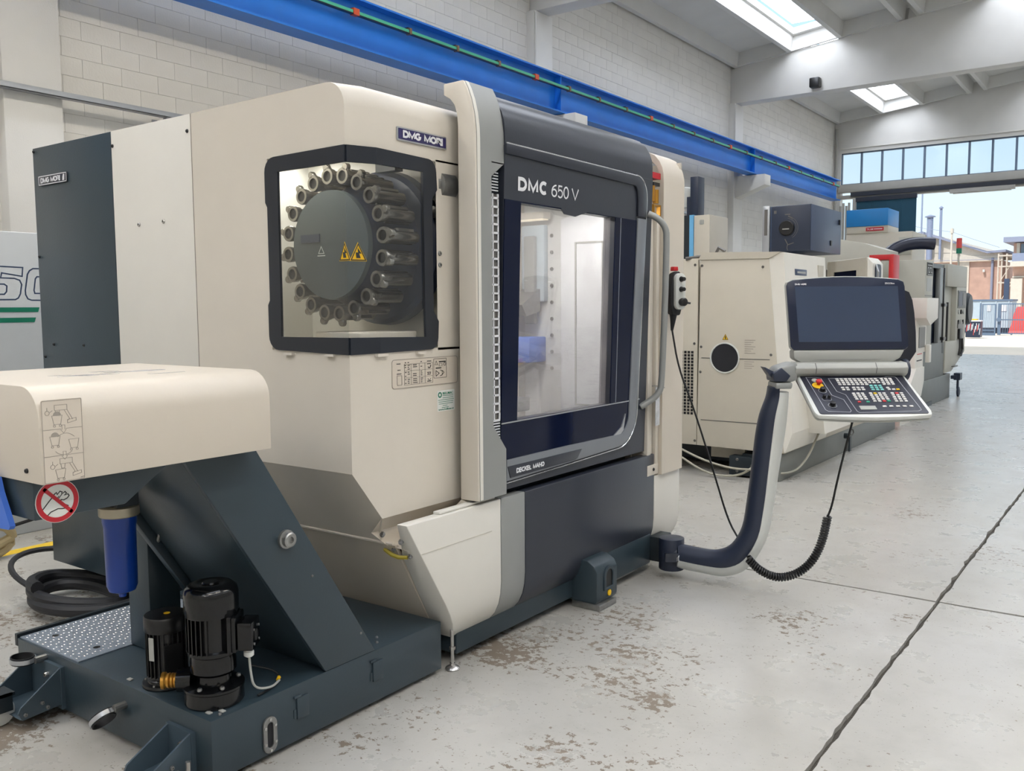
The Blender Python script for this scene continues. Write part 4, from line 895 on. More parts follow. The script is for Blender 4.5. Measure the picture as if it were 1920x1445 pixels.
# ================================================================== OPERATOR PENDANT
RV, DV = Vector((.808251, .588837, 0)), Vector((-.588837, .808251, 0))
def PN(v): return RV*v[0]+DV*v[2]+Vector((0, 0, v[1]))          # v = (across, up, away)
pd = thing('control_pendant', 'operator control panel with big dark screen and tilted keyboard on a curved swing arm', 'control panel', (-2.33, 4.82, 0))
ST = [(0.967, 0.21, 0.962, 0.107, 0.962, 0.065, 5.21), (1.097, 0.201, 1.098, 0.1, 1.099, 0.055, 5.12), (1.18, 0.21, 1.212, 0.11, 1.222, 0.057, 5.05), (1.247, 0.258, 1.285, 0.171, 1.331, 0.118, 5.0), (1.298, 0.361, 1.347, 0.272, 1.423, 0.271, 4.98), (1.32, 0.519, 1.381, 0.43, 1.462, 0.442, 4.97), (1.338, 0.665, 1.405, 0.643, 1.491, 0.673, 4.97), (1.359, 0.876, 1.439, 0.876, 1.52, 0.875, 4.97), (1.378, 1.001, 1.449, 1.0, 1.53, 0.999, 4.96), (1.412, 1.096, 1.456, 1.096, 1.534, 1.095, 4.96), (1.42, 1.159, 1.456, 1.126, 1.529, 1.15, 4.95)]
dk, wh = [], []
for (ri, zi, rb, zb_, ro, zo, D) in ST:
    c = ((ri+ro)/2, (zi+zo)/2); w = math.hypot(ro-ri, zo-zi)/2; ux, uz = (ro-ri)/(2*w), (zo-zi)/(2*w)
    ub = w*(.18-.4*len(dk)/10); a_, b_ = [], []
    for k in range(28):
        t = 2*math.pi*k/28; u = w*math.cos(t); d = .078*math.sin(t)
        u1 = min(u, ub); u2 = max(u, ub+.001)
        a_.append(PN((c[0]+ux*u1, c[1]+uz*u1, D+d))); b_.append(PN((c[0]+ux*u2*1.0, c[1]+uz*u2, D+d*1.015)))
    dk.append(a_); wh.append(b_)
def smooth_rows(R):
    out = []
    for i in range(len(R)-1):
        p0, p1, p2, p3 = R[max(i-1, 0)], R[i], R[i+1], R[min(i+2, len(R)-1)]
        for t in (0, .25, .5, .75):
            out.append([.5*((2*b)+(c-a)*t+(2*a-5*b+4*c-d)*t*t+(3*b-a-3*c+d)*t**3) for a, b, c, d in zip(p0, p1, p2, p3)])
    return out+[R[-1]]
MB().loft(smooth_rows(dk), True, True).build('swing_arm', 'arm_navy', pd, smooth=50)
MB().loft(smooth_rows(wh)[:-2], True, True).build('arm_cover', 'arm_white', pd, smooth=50)
# pivot at the machine foot
MB().cyl(PN((.945, .045, 5.24)), PN((.945, .235, 5.24)), .075, seg=24).cyl(PN((.90, .135, 5.25)), PN((.985, .137, 5.22)), .062, .072, seg=24).build('arm_pivot', 'arm_navy', pd, bevel=.006)
MB().box(-2.62, -2.40, 4.79, 4.95, .07, .22).build('pivot_bracket', 'slate_dark', pd, bevel=.006)
MB().prism('Z', rrect(.89, .965, .115, .165, .004, 2), -5.15, -5.13).build('pivot_cover', 'charcoal', pd, xf=lambda v: PN((v[0], v[1], -v[2])))
MB().prism('Z', [(.955, .12), (.985, .12), (.985, .155), (.97, .155), (.955, .14)], -5.155, -5.13).build('pivot_stop', 'letter_white', pd, xf=lambda v: PN((v[0], v[1], -v[2])))
def PB(pts, d0, d1): return MB().prism('Z', pts, -d1, -d0)
PX = lambda v: PN((v[0], v[1], -v[2]))
tilt = lambda v: PN((v[0], v[1], -v[2]+(v[1]-1.36)*.10))
# arm head
MB().loft([[PN((r, z, D)) for (r, z) in ((1.44, 1.15), (1.53, 1.15), (1.535, 1.185), (1.44, 1.185))] for D in (4.87, 5.03)], True, True).build('head_collar', 'silver_grey', pd, bevel=.01)
PB([(1.437, 1.185), (1.535, 1.185), (1.565, 1.20), (1.565, 1.292), (1.535, 1.292), (1.455, 1.268), (1.43, 1.235)], 4.885, 5.03).build('arm_head', 'silver_grey', pd, xf=PX, bevel=.014)
PB([(1.43, 1.19), (1.50, 1.19), (1.522, 1.222), (1.47, 1.268), (1.445, 1.25), (1.425, 1.235)], 4.872, 5.02).build('head_insert', 'arm_navy', pd, xf=PX, bevel=.006)
PB([(1.44, 1.19), (1.385, 1.268), (1.392, 1.268), (1.425, 1.25), (1.46, 1.235)], 4.91, 4.99).build('head_fin', 'arm_navy', pd, xf=PX, bevel=.004)
# hinge body under the screen
MB().loft([[PN((r, z, D)) for (z, D) in ((1.215, 4.91), (1.232, 4.885), (1.262, 4.875), (1.29, 4.90), (1.295, 4.97), (1.25, 5.04), (1.21, 5.0))] for r in (1.548, 1.555, 2.13, 2.165)], True, True).build('hinge_body', 'panel_grey', pd, smooth=50, bevel=.004)
for r in (1.66, 1.99): MB().loft([[PN((q, z, D)) for (z, D) in ((1.232, 4.8835), (1.262, 4.8735), (1.29, 4.8985))] for q in (r, r+.003)]).build('hinge_seam', 'ink', pd)
MB().cyl(PN((2.16, 1.245, 4.96)), PN((2.19, 1.245, 4.96)), .062, seg=20).build('hinge_cap', 'arm_navy', pd, bevel=.008)
# screen
top = [(2.168, 1.735)]+[(2.14-.59*i/8, 1.748+.016*math.sin(math.pi*i/8)) for i in range(9)]+[(1.522, 1.735), (1.514, 1.715)]
shell = [(1.535, 1.375), (1.55, 1.356), (2.175, 1.356), (2.192, 1.375), (2.175, 1.71)]+top
PB(shell, 4.945, 4.972).build('screen_housing', 'panel_grey', pd, xf=tilt, bevel=.008)
inner = [(1.535+(x-1.535)*1.0+(.004 if x < 1.8 else -.004), z-.004 if z > 1.5 else z+.004) for x, z in shell]
bz = PB(inner, 4.9375, 4.946).build('screen_bezel', 'bezel', pd, xf=tilt, bevel=.002)
PB([(1.583, 1.404), (2.150, 1.402), (2.132, 1.708), (1.564, 1.708)], 4.9363, 4.938).build('screen', 'screen_glass', pd, xf=tilt)
MB().sign('DMG MORI', 1.565, 1.7165, .062, .009, .0022).build('lettering', 'letter_white', bz, xf=lambda v: tilt((v[0], v[1], -4.9370+v[2])), smooth=0)
MB().text('ERGOline', 2.062, 1.7185, .052, .009, bold=.004).build('lettering', 'letter_white', bz, xf=lambda v: tilt((v[0], v[1], -4.9370+v[2])), smooth=0)
MB().loft([[PN((r, z, D)) for (r, z) in ((1.545, 1.358), (1.70, 1.358), (2.0, 1.358), (2.172, 1.358))] for z, D in ((0, 0),)]) if False else None
PB([(1.552, 1.36), (1.556, 1.31), (1.60, 1.288), (1.72, 1.279), (1.97, 1.279), (2.10, 1.288), (2.145, 1.312), (2.17, 1.36)], 4.935, 5.02).build('screen_neck', 'panel_grey', pd, xf=PX, bevel=.012)
PB([(1.66, 1.309), (2.05, 1.309), (2.0, 1.304), (1.7, 1.304)], 4.931, 4.94).build('neck_crease', 'silver_grey', pd, xf=PX)
# keyboard tray: local a across, b down the slope, n out of the keys
kb0 = PN((1.578, 1.226, 4.925)); kbx = RV.copy(); kby = PN((1.578, 1.052, 4.575))-kb0; KL = kby.length; kby.normalize(); kbn = kby.cross(kbx)*1
if kbn.z < 0: kbn = -kbn
KF = lambda v: kb0+kbx*v[0]+kby*v[1]+kbn*v[2]
def bow(a, b): return b+(.02*(1-((a-.285)/.29)**2) if b > .3 else 0)
outl = [(-.012, 0), (.0, -.01), (.57, -.01), (.582, 0)]+[(.590, KL-.03), (.585, KL-.005)]+[(.575-.58*i/10, KL+.012+.022*math.sin(math.pi*i/10)) for i in range(11)]+[(-.015, KL-.005), (-.018, KL-.03)]
MB().prism('Z', outl, -.03, -.004).build('keyboard_tray', 'arm_white', pd, xf=KF, bevel=.008)
MB().prism('Z', [((a-.285)*.99+.285, b*.985) for a, b in outl], -.045, -.032).build('tray_underside', 'panel_grey', pd, xf=KF, bevel=.006)
MB().loft([[KF((a, b, -.045)) for a, b in ((.0, .04), (.57, .04), (.56, KL), (.01, KL))], [KF((a, b, -.085)) for a, b in ((.10, .06), (.50, .06), (.47, KL-.09), (.13, KL-.09))]], True, True).build('tray_belly', 'panel_grey', pd, bevel=.01)
kp = MB().prism('Z', rrect(.004, .566, .004, KL+.006, .014, 4), -.005, 0).build('key_panel', 'key_panel', pd, xf=KF, bevel=.002)
def K(x, y):
    b = (y-165)/525; l = -5+b*310; r = 1370+b*445
    return ((x-l)/(r-l)*.562+.004, b*KL+.002)
ol = [K(*q) for q in ((90, 205), (225, 208), (295, 222), (460, 455), (625, 515), (735, 660), (720, 677), (420, 665), (380, 645))]
MB().poly(ol, .0028, True).build('panel_outline', 'panel_line', kp, xf=lambda v: KF((v[0], v[1], v[2]+.0002)), smooth=0)
ol = [K(*q) for q in ((395, 225), (525, 405), (650, 450), (815, 665), (850, 683), (1660, 668), (1700, 655), (1690, 635), (1315, 222), (1290, 206), (1180, 205), (1110, 222))]
MB().poly(ol, .0028, True).build('panel_outline', 'panel_line', kp, xf=lambda v: KF((v[0], v[1], v[2]+.0002)), smooth=0)
kproto = {}
def key(x, y, mat='key_white', w=.0165, h=.0125):
    a, b = K(x, y)
    if (mat, w) not in kproto:
        kproto[(mat, w)] = None
        P = rrect(-w/2, w/2, -h/2, h/2, .002, 2)
        me = MB().loft([[KF((p[0], p[1], 0)) for p in P], [KF((p[0], p[1], .003)) for p in P], [KF((p[0]*.85, p[1]*.8, .0042)) for p in P]], True, True)
        o = me.build('key', mat, kp, xf=lambda v: Vector(v)-kb0)
        kproto[(mat, w)] = o
        o['b'] = 0; del o['b']
        ref = o
    else:
        ref = kproto[(mat, w)]; o = ref.copy(); COL.objects.link(o); o.parent = kp
    o.location = KF((a, b, 0))-Vector(pd.location)-Vector(kp.location)
def block(x0, y0, c, r, dx=58, dy=25.5, sh=17, sp={}, mat='key_white', skip=()):
    for j in range(r):
        for i in range(c):
            if (i, j) not in skip: key(x0+i*(dx+j*.9)+j*sh, y0+j*dy, sp.get((i, j), mat))
block(510, 236, 10, 4, skip=((7, 3), (8, 3), (9, 3)))
block(1113, 236, 3, 4); key(1215, 361); key(1238, 384); key(1300, 384); key(1357, 384, 'key_yellow')
block(600, 357, 2, 2, 62, 27); block(750, 357, 3, 2, 60, 27); block(985, 331, 3, 3, 60, 27, mat='key_teal')
block(755, 436, 3, 4, 61, 25); key(842, 548, 'key_red'); key(962, 548, 'key_green')
block(988, 436, 4, 5, 61, 26, sp={(1, 0): 'key_yellow', (2, 4): 'key_red', (3, 4): 'key_green'})
block(1285, 436, 3, 5, 62, 26.5, sp={(1, 0): 'key_red'})
for x in (1192, 1284, 1377, 1468, 1560): key(x, 608, 'key_white', .02)
a, b = K(965, 623); MB().prism('Z', rrect(a-.042, a+.042, b-.017, b+.017, .002, 2), 0, .002).build('card_reader', 'panel_grey', kp, xf=KF)
def knob(x, y, r, h, mat, prof=None):
    a, b = K(x, y); o = KF((a, b, 0))
    return MB().lathe(o, kbn, prof or [(r*1.25, 0), (r*1.25, .003), (r, .004), (r*.92, h), (r*.7, h+.002), (0, h+.002)], 20).build('knob', mat, kp)
knob(215, 252, .014, .006, 'panel_grey'); knob(262, 325, .024, .004, 'yellow')
knob(268, 318, .015, .028, 'red', [(.009, .004), (.009, .016), (.016, .018), (.018, .026), (.014, .032), (0, .034)])
for (x, y) in ((330, 395), (475, 590)):
    o = knob(x, y, .015, .02, 'black'); a, b = K(x, y)
    MB().ring('Z', arc((a, b), .0225, 0, 360, 24)[:-1], arc((a, b), .0205, 0, 360, 24)[:-1], 0, .001).build('knob_ring', 'panel_line', kp, xf=KF)
for (x, y) in ((355, 490), (425, 490)): knob(x, y, .009, .016, 'black')
a, b = K(395, 505); MB().ring('Z', rrect(a-.025, a+.025, b-.018, b+.018, .017, 4), rrect(a-.023, a+.023, b-.016, b+.016, .015, 4), 0, .001).build('knob_ring', 'panel_line', kp, xf=KF)

# hand-held wheel hung on the right pillar, with its coiled lead
hw = thing('handwheel_remote', 'small black and white handwheel remote with a red button hung on the right pillar', 'remote control', (-2.40, 4.97, 1.65))
HX = lambda v: (-2.408+v[0]*.88+v[1]*.47, 4.945-v[0]*.47+v[1]*.88, v[2])
MB().prism('X', [(-.035, 1.555), (.02, 1.55), (.035, 1.60), (.04, 1.70), (.035, 1.79), (.01, 1.815), (-.03, 1.80), (-.052, 1.72), (-.05, 1.62)], .004, .06).build('grip', 'rubber', hw, xf=HX, bevel=.01)
MB().prism('X', rrect(-.032, .04, 1.585, 1.80, .03, 5), .055, .085).build('face_plate', 'arm_white', hw, xf=HX, bevel=.008)
MB().prism('X', [(-.022, 1.815), (.014, 1.815), (.012, 1.84), (-.02, 1.84)], .01, .045).build('release_button', 'red', hw, xf=HX, bevel=.004)
for (z, r, h) in ((1.765, .014, .03), (1.705, .014, .03)): MB().lathe(HX((.085, .006, z)), (.88, -.47, 0), [(r*1.2, 0), (r, .006), (r*.8, h), (0, h+.002)], 16).build('knob', 'black', hw)
w_ = MB().lathe(HX((.085, .008, 1.63)), (.88, -.47, 0), [(.022, 0), (.024, .008), (.024, .03), (.018, .034), (0, .035)], 20).build('handwheel', 'black', hw)
MB().cyl(HX((.11, .03, 1.625)), HX((.125, .045, 1.622)), .006, seg=8).build('crank', 'black', w_)
MB().tube([HX((.03, -.01, 1.57)), HX((.028, -.012, 1.52)), HX((.025, -.016, 1.46))], .02, 12, rr=[.026, .017, .008]).build('strain_relief', 'rubber', hw)
cab_pts = [HX((.025, -.016, 1.47))]+[PN(q) for q in ((1.006, 1.233, 5.40), (1.09, 1.003, 5.36), (1.21, .598, 5.30), (1.284, .331, 5.26), (1.331, .233, 5.17), (1.336, .196, 5.06), (1.318, .19, 4.93), (1.299, .213, 4.86))]
cc = MB().tube(soft(cab_pts, 2), .006, 6).build('coiled_lead', 'black', hw)
cp = soft([PN(q) for q in ((1.299, .213, 4.86), (1.347, .159, 4.84), (1.419, .119, 4.83), (1.489, .113, 4.82), (1.574, .145, 4.81), (1.642, .216, 4.80), (1.689, .32, 4.80), (1.711, .461, 4.79))], 3)
cp = [Vector(p) for p in cp]; cum = [0]
for a, b in zip(cp, cp[1:]): cum.append(cum[-1]+(b-a).length)
TL = cum[-1]; NT = 46; pts = []
def at_len(s):
    for i in range(len(cp)-1):
        if cum[i+1] >= s: t = (s-cum[i])/max(1e-9, cum[i+1]-cum[i]); return cp[i].lerp(cp[i+1], t), (cp[i+1]-cp[i]).normalized()
    return cp[-1], (cp[-1]-cp[-2]).normalized()
for k in range(NT*10+1):
    c, d = at_len(TL*k/(NT*10)); a = DV; b = d.cross(a).normalized(); t = 2*math.pi*k/10
    pts.append(c+a*(.0185*math.cos(t))+b*(.0185*math.sin(t)))
MB().tube(pts, .0068, 5).build('coil', 'black', cc)
MB().tube(soft([PN(q) for q in ((1.711, .461, 4.79), (1.733, .52, 4.79), (1.755, .663, 4.78), (1.79, .838, 4.77), (1.817, .985, 4.75))], 2), .0065, 6).build('lead_end', 'black', cc)

# ================================================================== MACHINES FURTHER DOWN THE HALL
# lathe with louvred side panel
m2 = thing('lathe', 'cream lathe behind the control panel, with round dark port and grille in its side', 'machine', (-3.4, 9.5, 0))
MB().box(-3.02, -2.79, 7.97, 12.3, 0, .245).build('base', 'm2_grey', m2, bevel=.006)
m2s = MB().prism('Y', [(-3.62, .27), (-3.04, .262), (-2.765, .262), (-2.935, 2.035), (-3.60, 2.05)], 8.0, 8.03).build('side_panel', 'm2_beige', m2, bevel=.003)
MB().prism('Y', [(-3.62, 2.045), (-2.935, 2.035), (-2.82, 2.09), (-3.58, 2.115)], 7.99, 8.2).build('top_rim', 'm2_beige', m2)
sl = MB().box(-4.6, -3.625, 8.0, 8.03, .27, 2.06).build('side_panel', 'm2_beige', m2, bevel=.003)
MB().box(-4.6, -3.0, 8.1, 9.9, .3, 2.0).build('housing', 'm2_beige', m2)
bolts([(-3.655, 8.0, 2.0), (-3.585, 8.0, 1.99), (-3.655, 8.0, 1.25), (-3.585, 8.0, 1.22), (-3.59, 8.0, .98), (-3.64, 8.0, .31), (-2.99, 8.0, 1.96), (-2.90, 8.0, 1.16)], (0, -1, 0), .013, 'bolt_grey', m2s)
MB().box(-3.58, -2.91, 7.997, 8.0, 1.112, 1.118).box(-3.58, -2.89, 7.997, 8.0, .515, .522).build('panel_joint', 'bolt_grey', m2s)
pt = MB().lathe((-3.345, 8.0, 1.12), (0, -1, 0), [(.146, 0), (.146, .01), (.137, .012), (.134, .004)], 36).build('port_ring', 'arm_white', m2s)
MB().lathe((-3.345, 7.998, 1.12), (0, -1, 0), [(.135, 0), (.13, .004), (0, .004)], 36).build('port_window', 'port_dark', pt)
gl = MB()
for j in range(20):
    for i in range(4): gl.box(-3.795+.036*i+.022*0, -3.771+.036*i, 7.9965, 8.0, .562+.0312*j, .585+.0312*j)
gl.build('grille_hole', 'black', sl, smooth=0)
tri = MB().prism('Z', [(0, 0), (.062, 0), (.031, .058)], 0, .001).build('warning_sign', 'yellow', m2s, xf=frame((-3.372, 7.998, 1.29), (1, 0, 0), (0, 0, 1)))
MB().poly([(.005, .003), (.057, .003), (.031, .051)], .005, True).prism('Z', [(.027, .01), (.036, .01), (.036, .034), (.027, .034)], 0, .001).build('symbol', 'ink', tri, xf=frame((-3.372, 7.9965, 1.29), (1, 0, 0), (0, 0, 1)))
q = MB()
for k in range(7): q.lines([((0, .14-k*.02), (.1-.02*(k % 3), .14-k*.02))], .005)
for k in range(4): q.lines([((0, -.06-k*.02), (.09-.02*(k % 2), -.06-k*.02))], .005)
q.build('faded_label', 'ink_pale', m2s, xf=frame((-3.15, 7.9985, 1.15), (1, 0, 0), (0, 0, 1)))
MB().prism('Y', [(-2.94, 2.035), (-2.92, 2.085), (-2.80, 2.085), (-2.70, .75), (-2.69, .45), (-2.75, .27), (-2.768, .27)], 8.004, 9.2).box(-3.6, -2.9, 8.03, 9.2, 2.0, 2.085).build('front_column', 'm2_white', m2, smooth=0)
np2 = MB().box(-2.80, -2.782, 8.27, 8.60, 1.885, 1.945).build('name_plate', 'cab_blue', m2, bevel=.006)
MB().lines([((.06, .03), (.28, .03))], .018).build('lettering', 'panel_grey', np2, xf=frame((-2.781, 8.27, 1.885), (0, 1, 0), (0, 0, 1)))
MB().box(-2.80, -2.784, 8.95, 9.12, 1.85, 2.0).build('pale_patch', 'm2_beige', m2)
MB().prism('X', [(8.3, .95), (8.85, .95), (9.35, .40), (8.5, .40)], -2.80, -2.55).build('apron', 'm2_white', m2)
MB().prism('Y', [(-2.92, .25), (-2.78, .25), (-2.72, .40), (-2.78, .62), (-2.95, .62)], 8.05, 12.2).build('splash_guard', 'm2_beige', m2)
MB().box(-3.50, -3.36, 9.9, 12.15, .245, 2.04).build('bay_back', 'm2_beige', m2)
MB().box(-3.4, -2.95, 11.5, 12.15, .245, 1.9).build('tailstock_cover', 'm2_beige', m2)
fr = MB().ring('Y', [(-3.31, 2.12), (-2.86, 2.165), (-2.85, .5), (-3.31, .5)], [(-3.23, 2.0), (-2.97, 2.02), (-2.97, 1.5), (-3.23, 1.5)], 10.98, 11.03)
fr.ring('Y', [(-3.27, 2.045), (-2.93, 2.055), (-2.93, 1.4), (-3.27, 1.4)], [(-3.23, 2.0), (-2.97, 2.02), (-2.97, 1.5), (-3.23, 1.5)], 10.97, 10.99).build('window_frame', 'm2_beige', m2)
MB().box(-3.24, -2.96, 11.0, 11.01, 1.48, 2.02).build('window_pane', 'navy_gloss', m2)
hd_ = MB().prism('Y', [(-3.31, 2.13), (-2.86, 2.17), (-2.80, 2.10), (-2.78, .6), (-3.31, .6)], 11.03, 11.5).build('door_cover', 'm2_white', m2, bevel=.01)
MB().prism('X', rrect(11.12, 11.36, 1.90, 2.09, .06, 4), -2.80, -2.785).build('cover_handle', 'cab_dark', m2)
MB().tube([(-2.78, 11.1, 2.08), (-2.75, 11.08, 2.0), (-2.76, 11.12, 1.9)], .012, 6).build('handle_bar', 'silver', m2)
lb = MB().box(-3.28, -3.0, 7.98, 8.1, .02, .2).box(-3.18, -3.02, 8.05, 8.3, .0, .22).build('leg_bracket', 'slate_dark', m2, bevel=.006)
MB().box(-3.6, -3.25, 8.3, 8.34, .12, .27).build('base_panel', 'm2_beige', m2)
MB().box(-4.5, -2.85, 8.6, 9.9, .03, .27).build('underframe', 'slate_dark', m2)
bolts([(-3.2, 7.98, .06), (-3.06, 7.98, .12), (-3.2, 7.98, .17)], (0, -1, 0), .014, 'bolt_grey', lb)
MB().box(-2.77, -2.755, 10.1, 10.16, .0, .16).cyl((-2.76, 9.9, .2), (-2.72, 9.9, .2), .03, seg=12).build('drain_valve', 'slate_dark', m2)
MB().tube([(-2.79+.02*math.sin(k*.7), 10.25+.05*math.sin(k), .2+.035*math.cos(k)) for k in range(9)], .008, 6).build('cable_loop', 'bolt_grey', m2)
hs1 = soft([(-3.75, 7.9, .24), (-3.5, 7.88, .15), (-3.2, 7.85, .10), (-2.95, 7.82, .12), (-2.72, 8.1, .05), (-2.7, 8.5, .16), (-2.71, 8.8, .34), (-2.71, 9.1, .48)])
hs2 = soft([(-3.78, 7.9, .18), (-3.5, 7.86, .05), (-3.3, 7.83, .022), (-3.1, 7.85, .05), (-2.98, 7.9, .16), (-2.92, 7.95, .22)])
tag(MB().tube(hs1, .011, 6).build('grey_hose', 'dull_hose', base=(-3.2, 7.9, 0)), 'pale hose sagging under the cream lathe and up beside its base', 'hose')
tag(MB().tube(hs2, .011, 6).build('grey_hose', 'dull_hose', base=(-3.3, 7.85, 0)), 'pale hose looped on the floor under the lathe side panel', 'hose')
MB().tube([(-3.75, 7.99, 2.06), (-3.5, 8.1, 2.09), (-3.46, 8.1, 2.16), (-3.4, 8.1, 2.12)], .018, 6).build('lifting_eye', 'bolt_grey', m2)

# dark blue cabinet standing behind the lathe
ec = thing('electrical_cabinet', 'dark blue electrical cabinet with round isolator switch standing above the lathe', 'cabinet', (-3.4, 10.5, 0))
MB().prism('Z', [(-3.66, 10.0), (-3.2, 10.0), (-3.2, 11.12), (-3.66, 11.12)], 2.215, 2.72).build('cabinet_body', 'cab_blue', ec, bevel=.004)
MB().box(-3.64, -3.205, 9.985, 10.0, 2.22, 2.715).build('cabinet_door', 'cab_dark', ec, bevel=.003)
MB().box(-3.20, -3.19, 10.7, 10.75, 2.3, 2.36).box(-3.2, -3.185, 11.02, 11.06, 2.56, 2.62).build('hinge', 'black', ec)
MB().box(-3.75, -3.665, 9.99, 10.03, 1.9, 2.73).build('edge_profile', 'galvanised', ec, bevel=.01)
MB().box(-3.725, -3.69, 9.985, 9.992, 2.40, 2.69).build('profile_slot', 'bolt_grey', ec)
sw = MB().lathe((-3.465, 9.985, 2.47), (0, -1, 0), [(.085, 0), (.085, .02), (.075, .03), (0, .03)], 28).build('isolator_switch', 'black', ec)
MB().box(-3.505, -3.43, 9.95, 9.956, 2.452, 2.464).build('switch_mark', 'panel_grey', sw)
q = MB().poly(arc((0, 0), .105, -60, 85, 12), .004).poly(arc((0, 0), .125, -60, 85, 12), .004).lines([((-.02, .15), (.03, .15)), ((.02, .13), (.06, .105))], .012)
q.poly([(-.02, -.12), (.015, -.185), (.08, -.165)], .008).poly([(.01, -.185), (.005, -.22), (.015, -.25)], .006)
q.build('switch_dial', 'bolt_grey', ec, xf=frame((-3.465, 9.984, 2.47), (1, 0, 0), (0, 0, 1)))
MB().box(-3.615, -3.585, 9.983, 9.985, 2.635, 2.67).build('small_sign', 'bolt_grey', ec)
MB().box(-3.66, -3.56, 10.2, 10.9, 0, 2.215).build('cabinet_stand', 'cab_dark', ec)

# beige cabinet with blue stripe, black column behind it
bc = thing('grey_cabinet', 'tall beige cabinet with a light blue vertical stripe, behind the right pillar', 'cabinet', (-5.0, 11.2, 0))
MB().box(-5.05, -4.83, 11.0, 11.6, 0, 2.79).build('cabinet_body', 'm2_beige', bc, bevel=.004)
MB().box(-5.11, -5.053, 10.99, 11.3, 0, 2.80).build('blue_stripe', 'light_blue', bc)
MB().box(-5.25, -5.113, 11.0, 11.4, 0, 2.8).build('dark_side', 'slate_dark', bc)
MB().prism('Y', rrect(-4.97, -4.91, 2.67, 2.73, .01, 2), 10.995, 11.0).build('badge', 'panel_grey', bc)
bp = thing('hose_reel', 'white reel on a black column above the beige cabinet', 'reel', (-5.15, 11.2, 2.8))
MB().box(-5.13, -5.02, 11.05, 11.25, 2.8, 3.3).build('column', 'cab_dark', bp, bevel=.004)
MB().lathe((-5.24, 11.15, 3.05), (.4, -.9, 0), [(.04, -.03), (.13, -.03), (.14, 0), (.13, .03), (.04, .04), (0, .04)], 24).build('reel', 'arm_white', bp)
MB().box(-5.2, -5.1, 11.1, 11.2, 2.8, 3.05).build('reel_arm', 'cab_dark', bp)

# red frame
rf = thing('red_frame', 'bright red square steel frame between the lathe and the grey turning centre', 'frame', (-3.0, 12.4, 0))
MB().ring('Y', [(-3.17, 0), (-3.17, 2.26), (-2.87, 2.26), (-2.87, 0)], [(-3.1, 0), (-3.1, 2.195), (-2.925, 2.195), (-2.925, 0)], 12.3, 12.62, closed=False).build('frame_tube', 'red', rf, bevel=.004)

# chip guard column
gd = thing('guard_column', 'white coolant guard box on a narrow column beside the grey turning centre', 'machine guard', (-2.9, 13.2, 0))
MB().prism('X', [(12.95, 1.43), (13.2, 1.33), (13.68, 1.42), (13.68, 1.70), (12.95, 1.70)], -2.88, -2.58).build('guard_box', 'm2_white', gd, bevel=.005)
MB().box(-2.93, -2.72, 13.0, 13.65, .95, 1.45).box(-2.93, -2.72, 13.0, 13.5, .55, .95).build('column', 'm2_white', gd, bevel=.006)
MB().box(-2.721, -2.712, 13.18, 13.55, 1.02, 1.3).build('side_window', 'bolt_grey', gd)
MB().box(-2.72, -2.715, 13.12, 13.4, .93, .94).build('red_stripe', 'red', gd); MB().box(-2.72, -2.715, 13.1, 13.4, .84, .855).build('print', 'ink', gd)
MB().box(-2.715, -2.66, 13.6, 13.72, .80, 1.05).build('small_handle', 'm2_white', gd, bevel=.006)
MB().prism('X', [(12.6, .30), (13.35, .35), (13.5, .55), (13.5, .75), (13.0, .75), (12.6, .5)], -2.95, -2.70).box(-2.98, -2.8, 12.6, 13.3, 0, .32).build('foot', 'm2_white', gd)

# grey turning centre
m3 = thing('turning_center', 'grey turning centre with sliding door and tall operator column near the far door', 'machine', (-3.6, 16, 0))
MB().box(-4.3, -3.0, 14.2, 17.1, .0, .42).build('base', 'm2_grey', m3, bevel=.01)
MB().box(-3.01, -2.99, 14.9, 15.6, 0, .07).build('fork_opening', 'black', m3)
MB().box(-4.3, -3.02, 14.3, 16.6, .42, .98).build('bed_panel', 'm2_grey', m3, bevel=.006)
tw = MB().box(-4.2, -3.0, 14.85, 15.42, .9, 2.295).build('left_column', 'm3_grey', m3, bevel=.008)
sg1 = MB().box(-3.0, -2.995, 14.95, 15.36, 2.06, 2.26).build('maker_sign', 'ink', tw)
MB().poly([(.05, .03), (.05, .12), (.12, .12), (.12, .05), (.2, .05), (.2, .12), (.3, .12), (.3, .05), (.36, .05)], .02).lines([((.05, .16), (.36, .16)), ((.05, .015), (.36, .015))], .014).build('lettering', 'panel_grey', sg1, xf=frame((-2.994, 14.95, 2.06), (0, 1, 0), (0, 0, 1)))
MB().box(-3.0, -2.996, 14.97, 15.3, 1.82, 2.02).build('notice', 'panel_grey', tw)
MB().box(-3.0, -2.995, 14.87, 15.42, 1.745, 1.755).build('panel_joint', 'bolt_grey', tw)
MB().box(-3.0, -2.995, 14.97, 15.3, 1.50, 1.68).build('side_window', 'bolt_grey', tw)
dd = MB().box(-3.3, -3.12, 15.42, 16.3, .95, 2.25).build('door_recess', 'cab_dark', m3)
MB().box(-3.12, -3.04, 15.42, 16.5, 2.2, 2.27).build('door_header', 'black', m3)
MB().box(-3.10, -3.03, 16.15, 16.45, .75, 2.22).build('sliding_door', 'silver_grey', m3, bevel=.01)
MB().box(-3.03, -3.015, 16.42, 16.47, .8, 2.22).build('door_edge', 'black', m3)
for z in (1.02, 1.58): MB().box(-3.03, -2.98, 16.3, 16.5, z, z+.05).build('door_catch', 'black', m3)
MB().cyl((-2.99, 16.6, 1.0), (-2.99, 16.6, 1.65), .018, seg=8).build('door_handle', 'ink', m3)
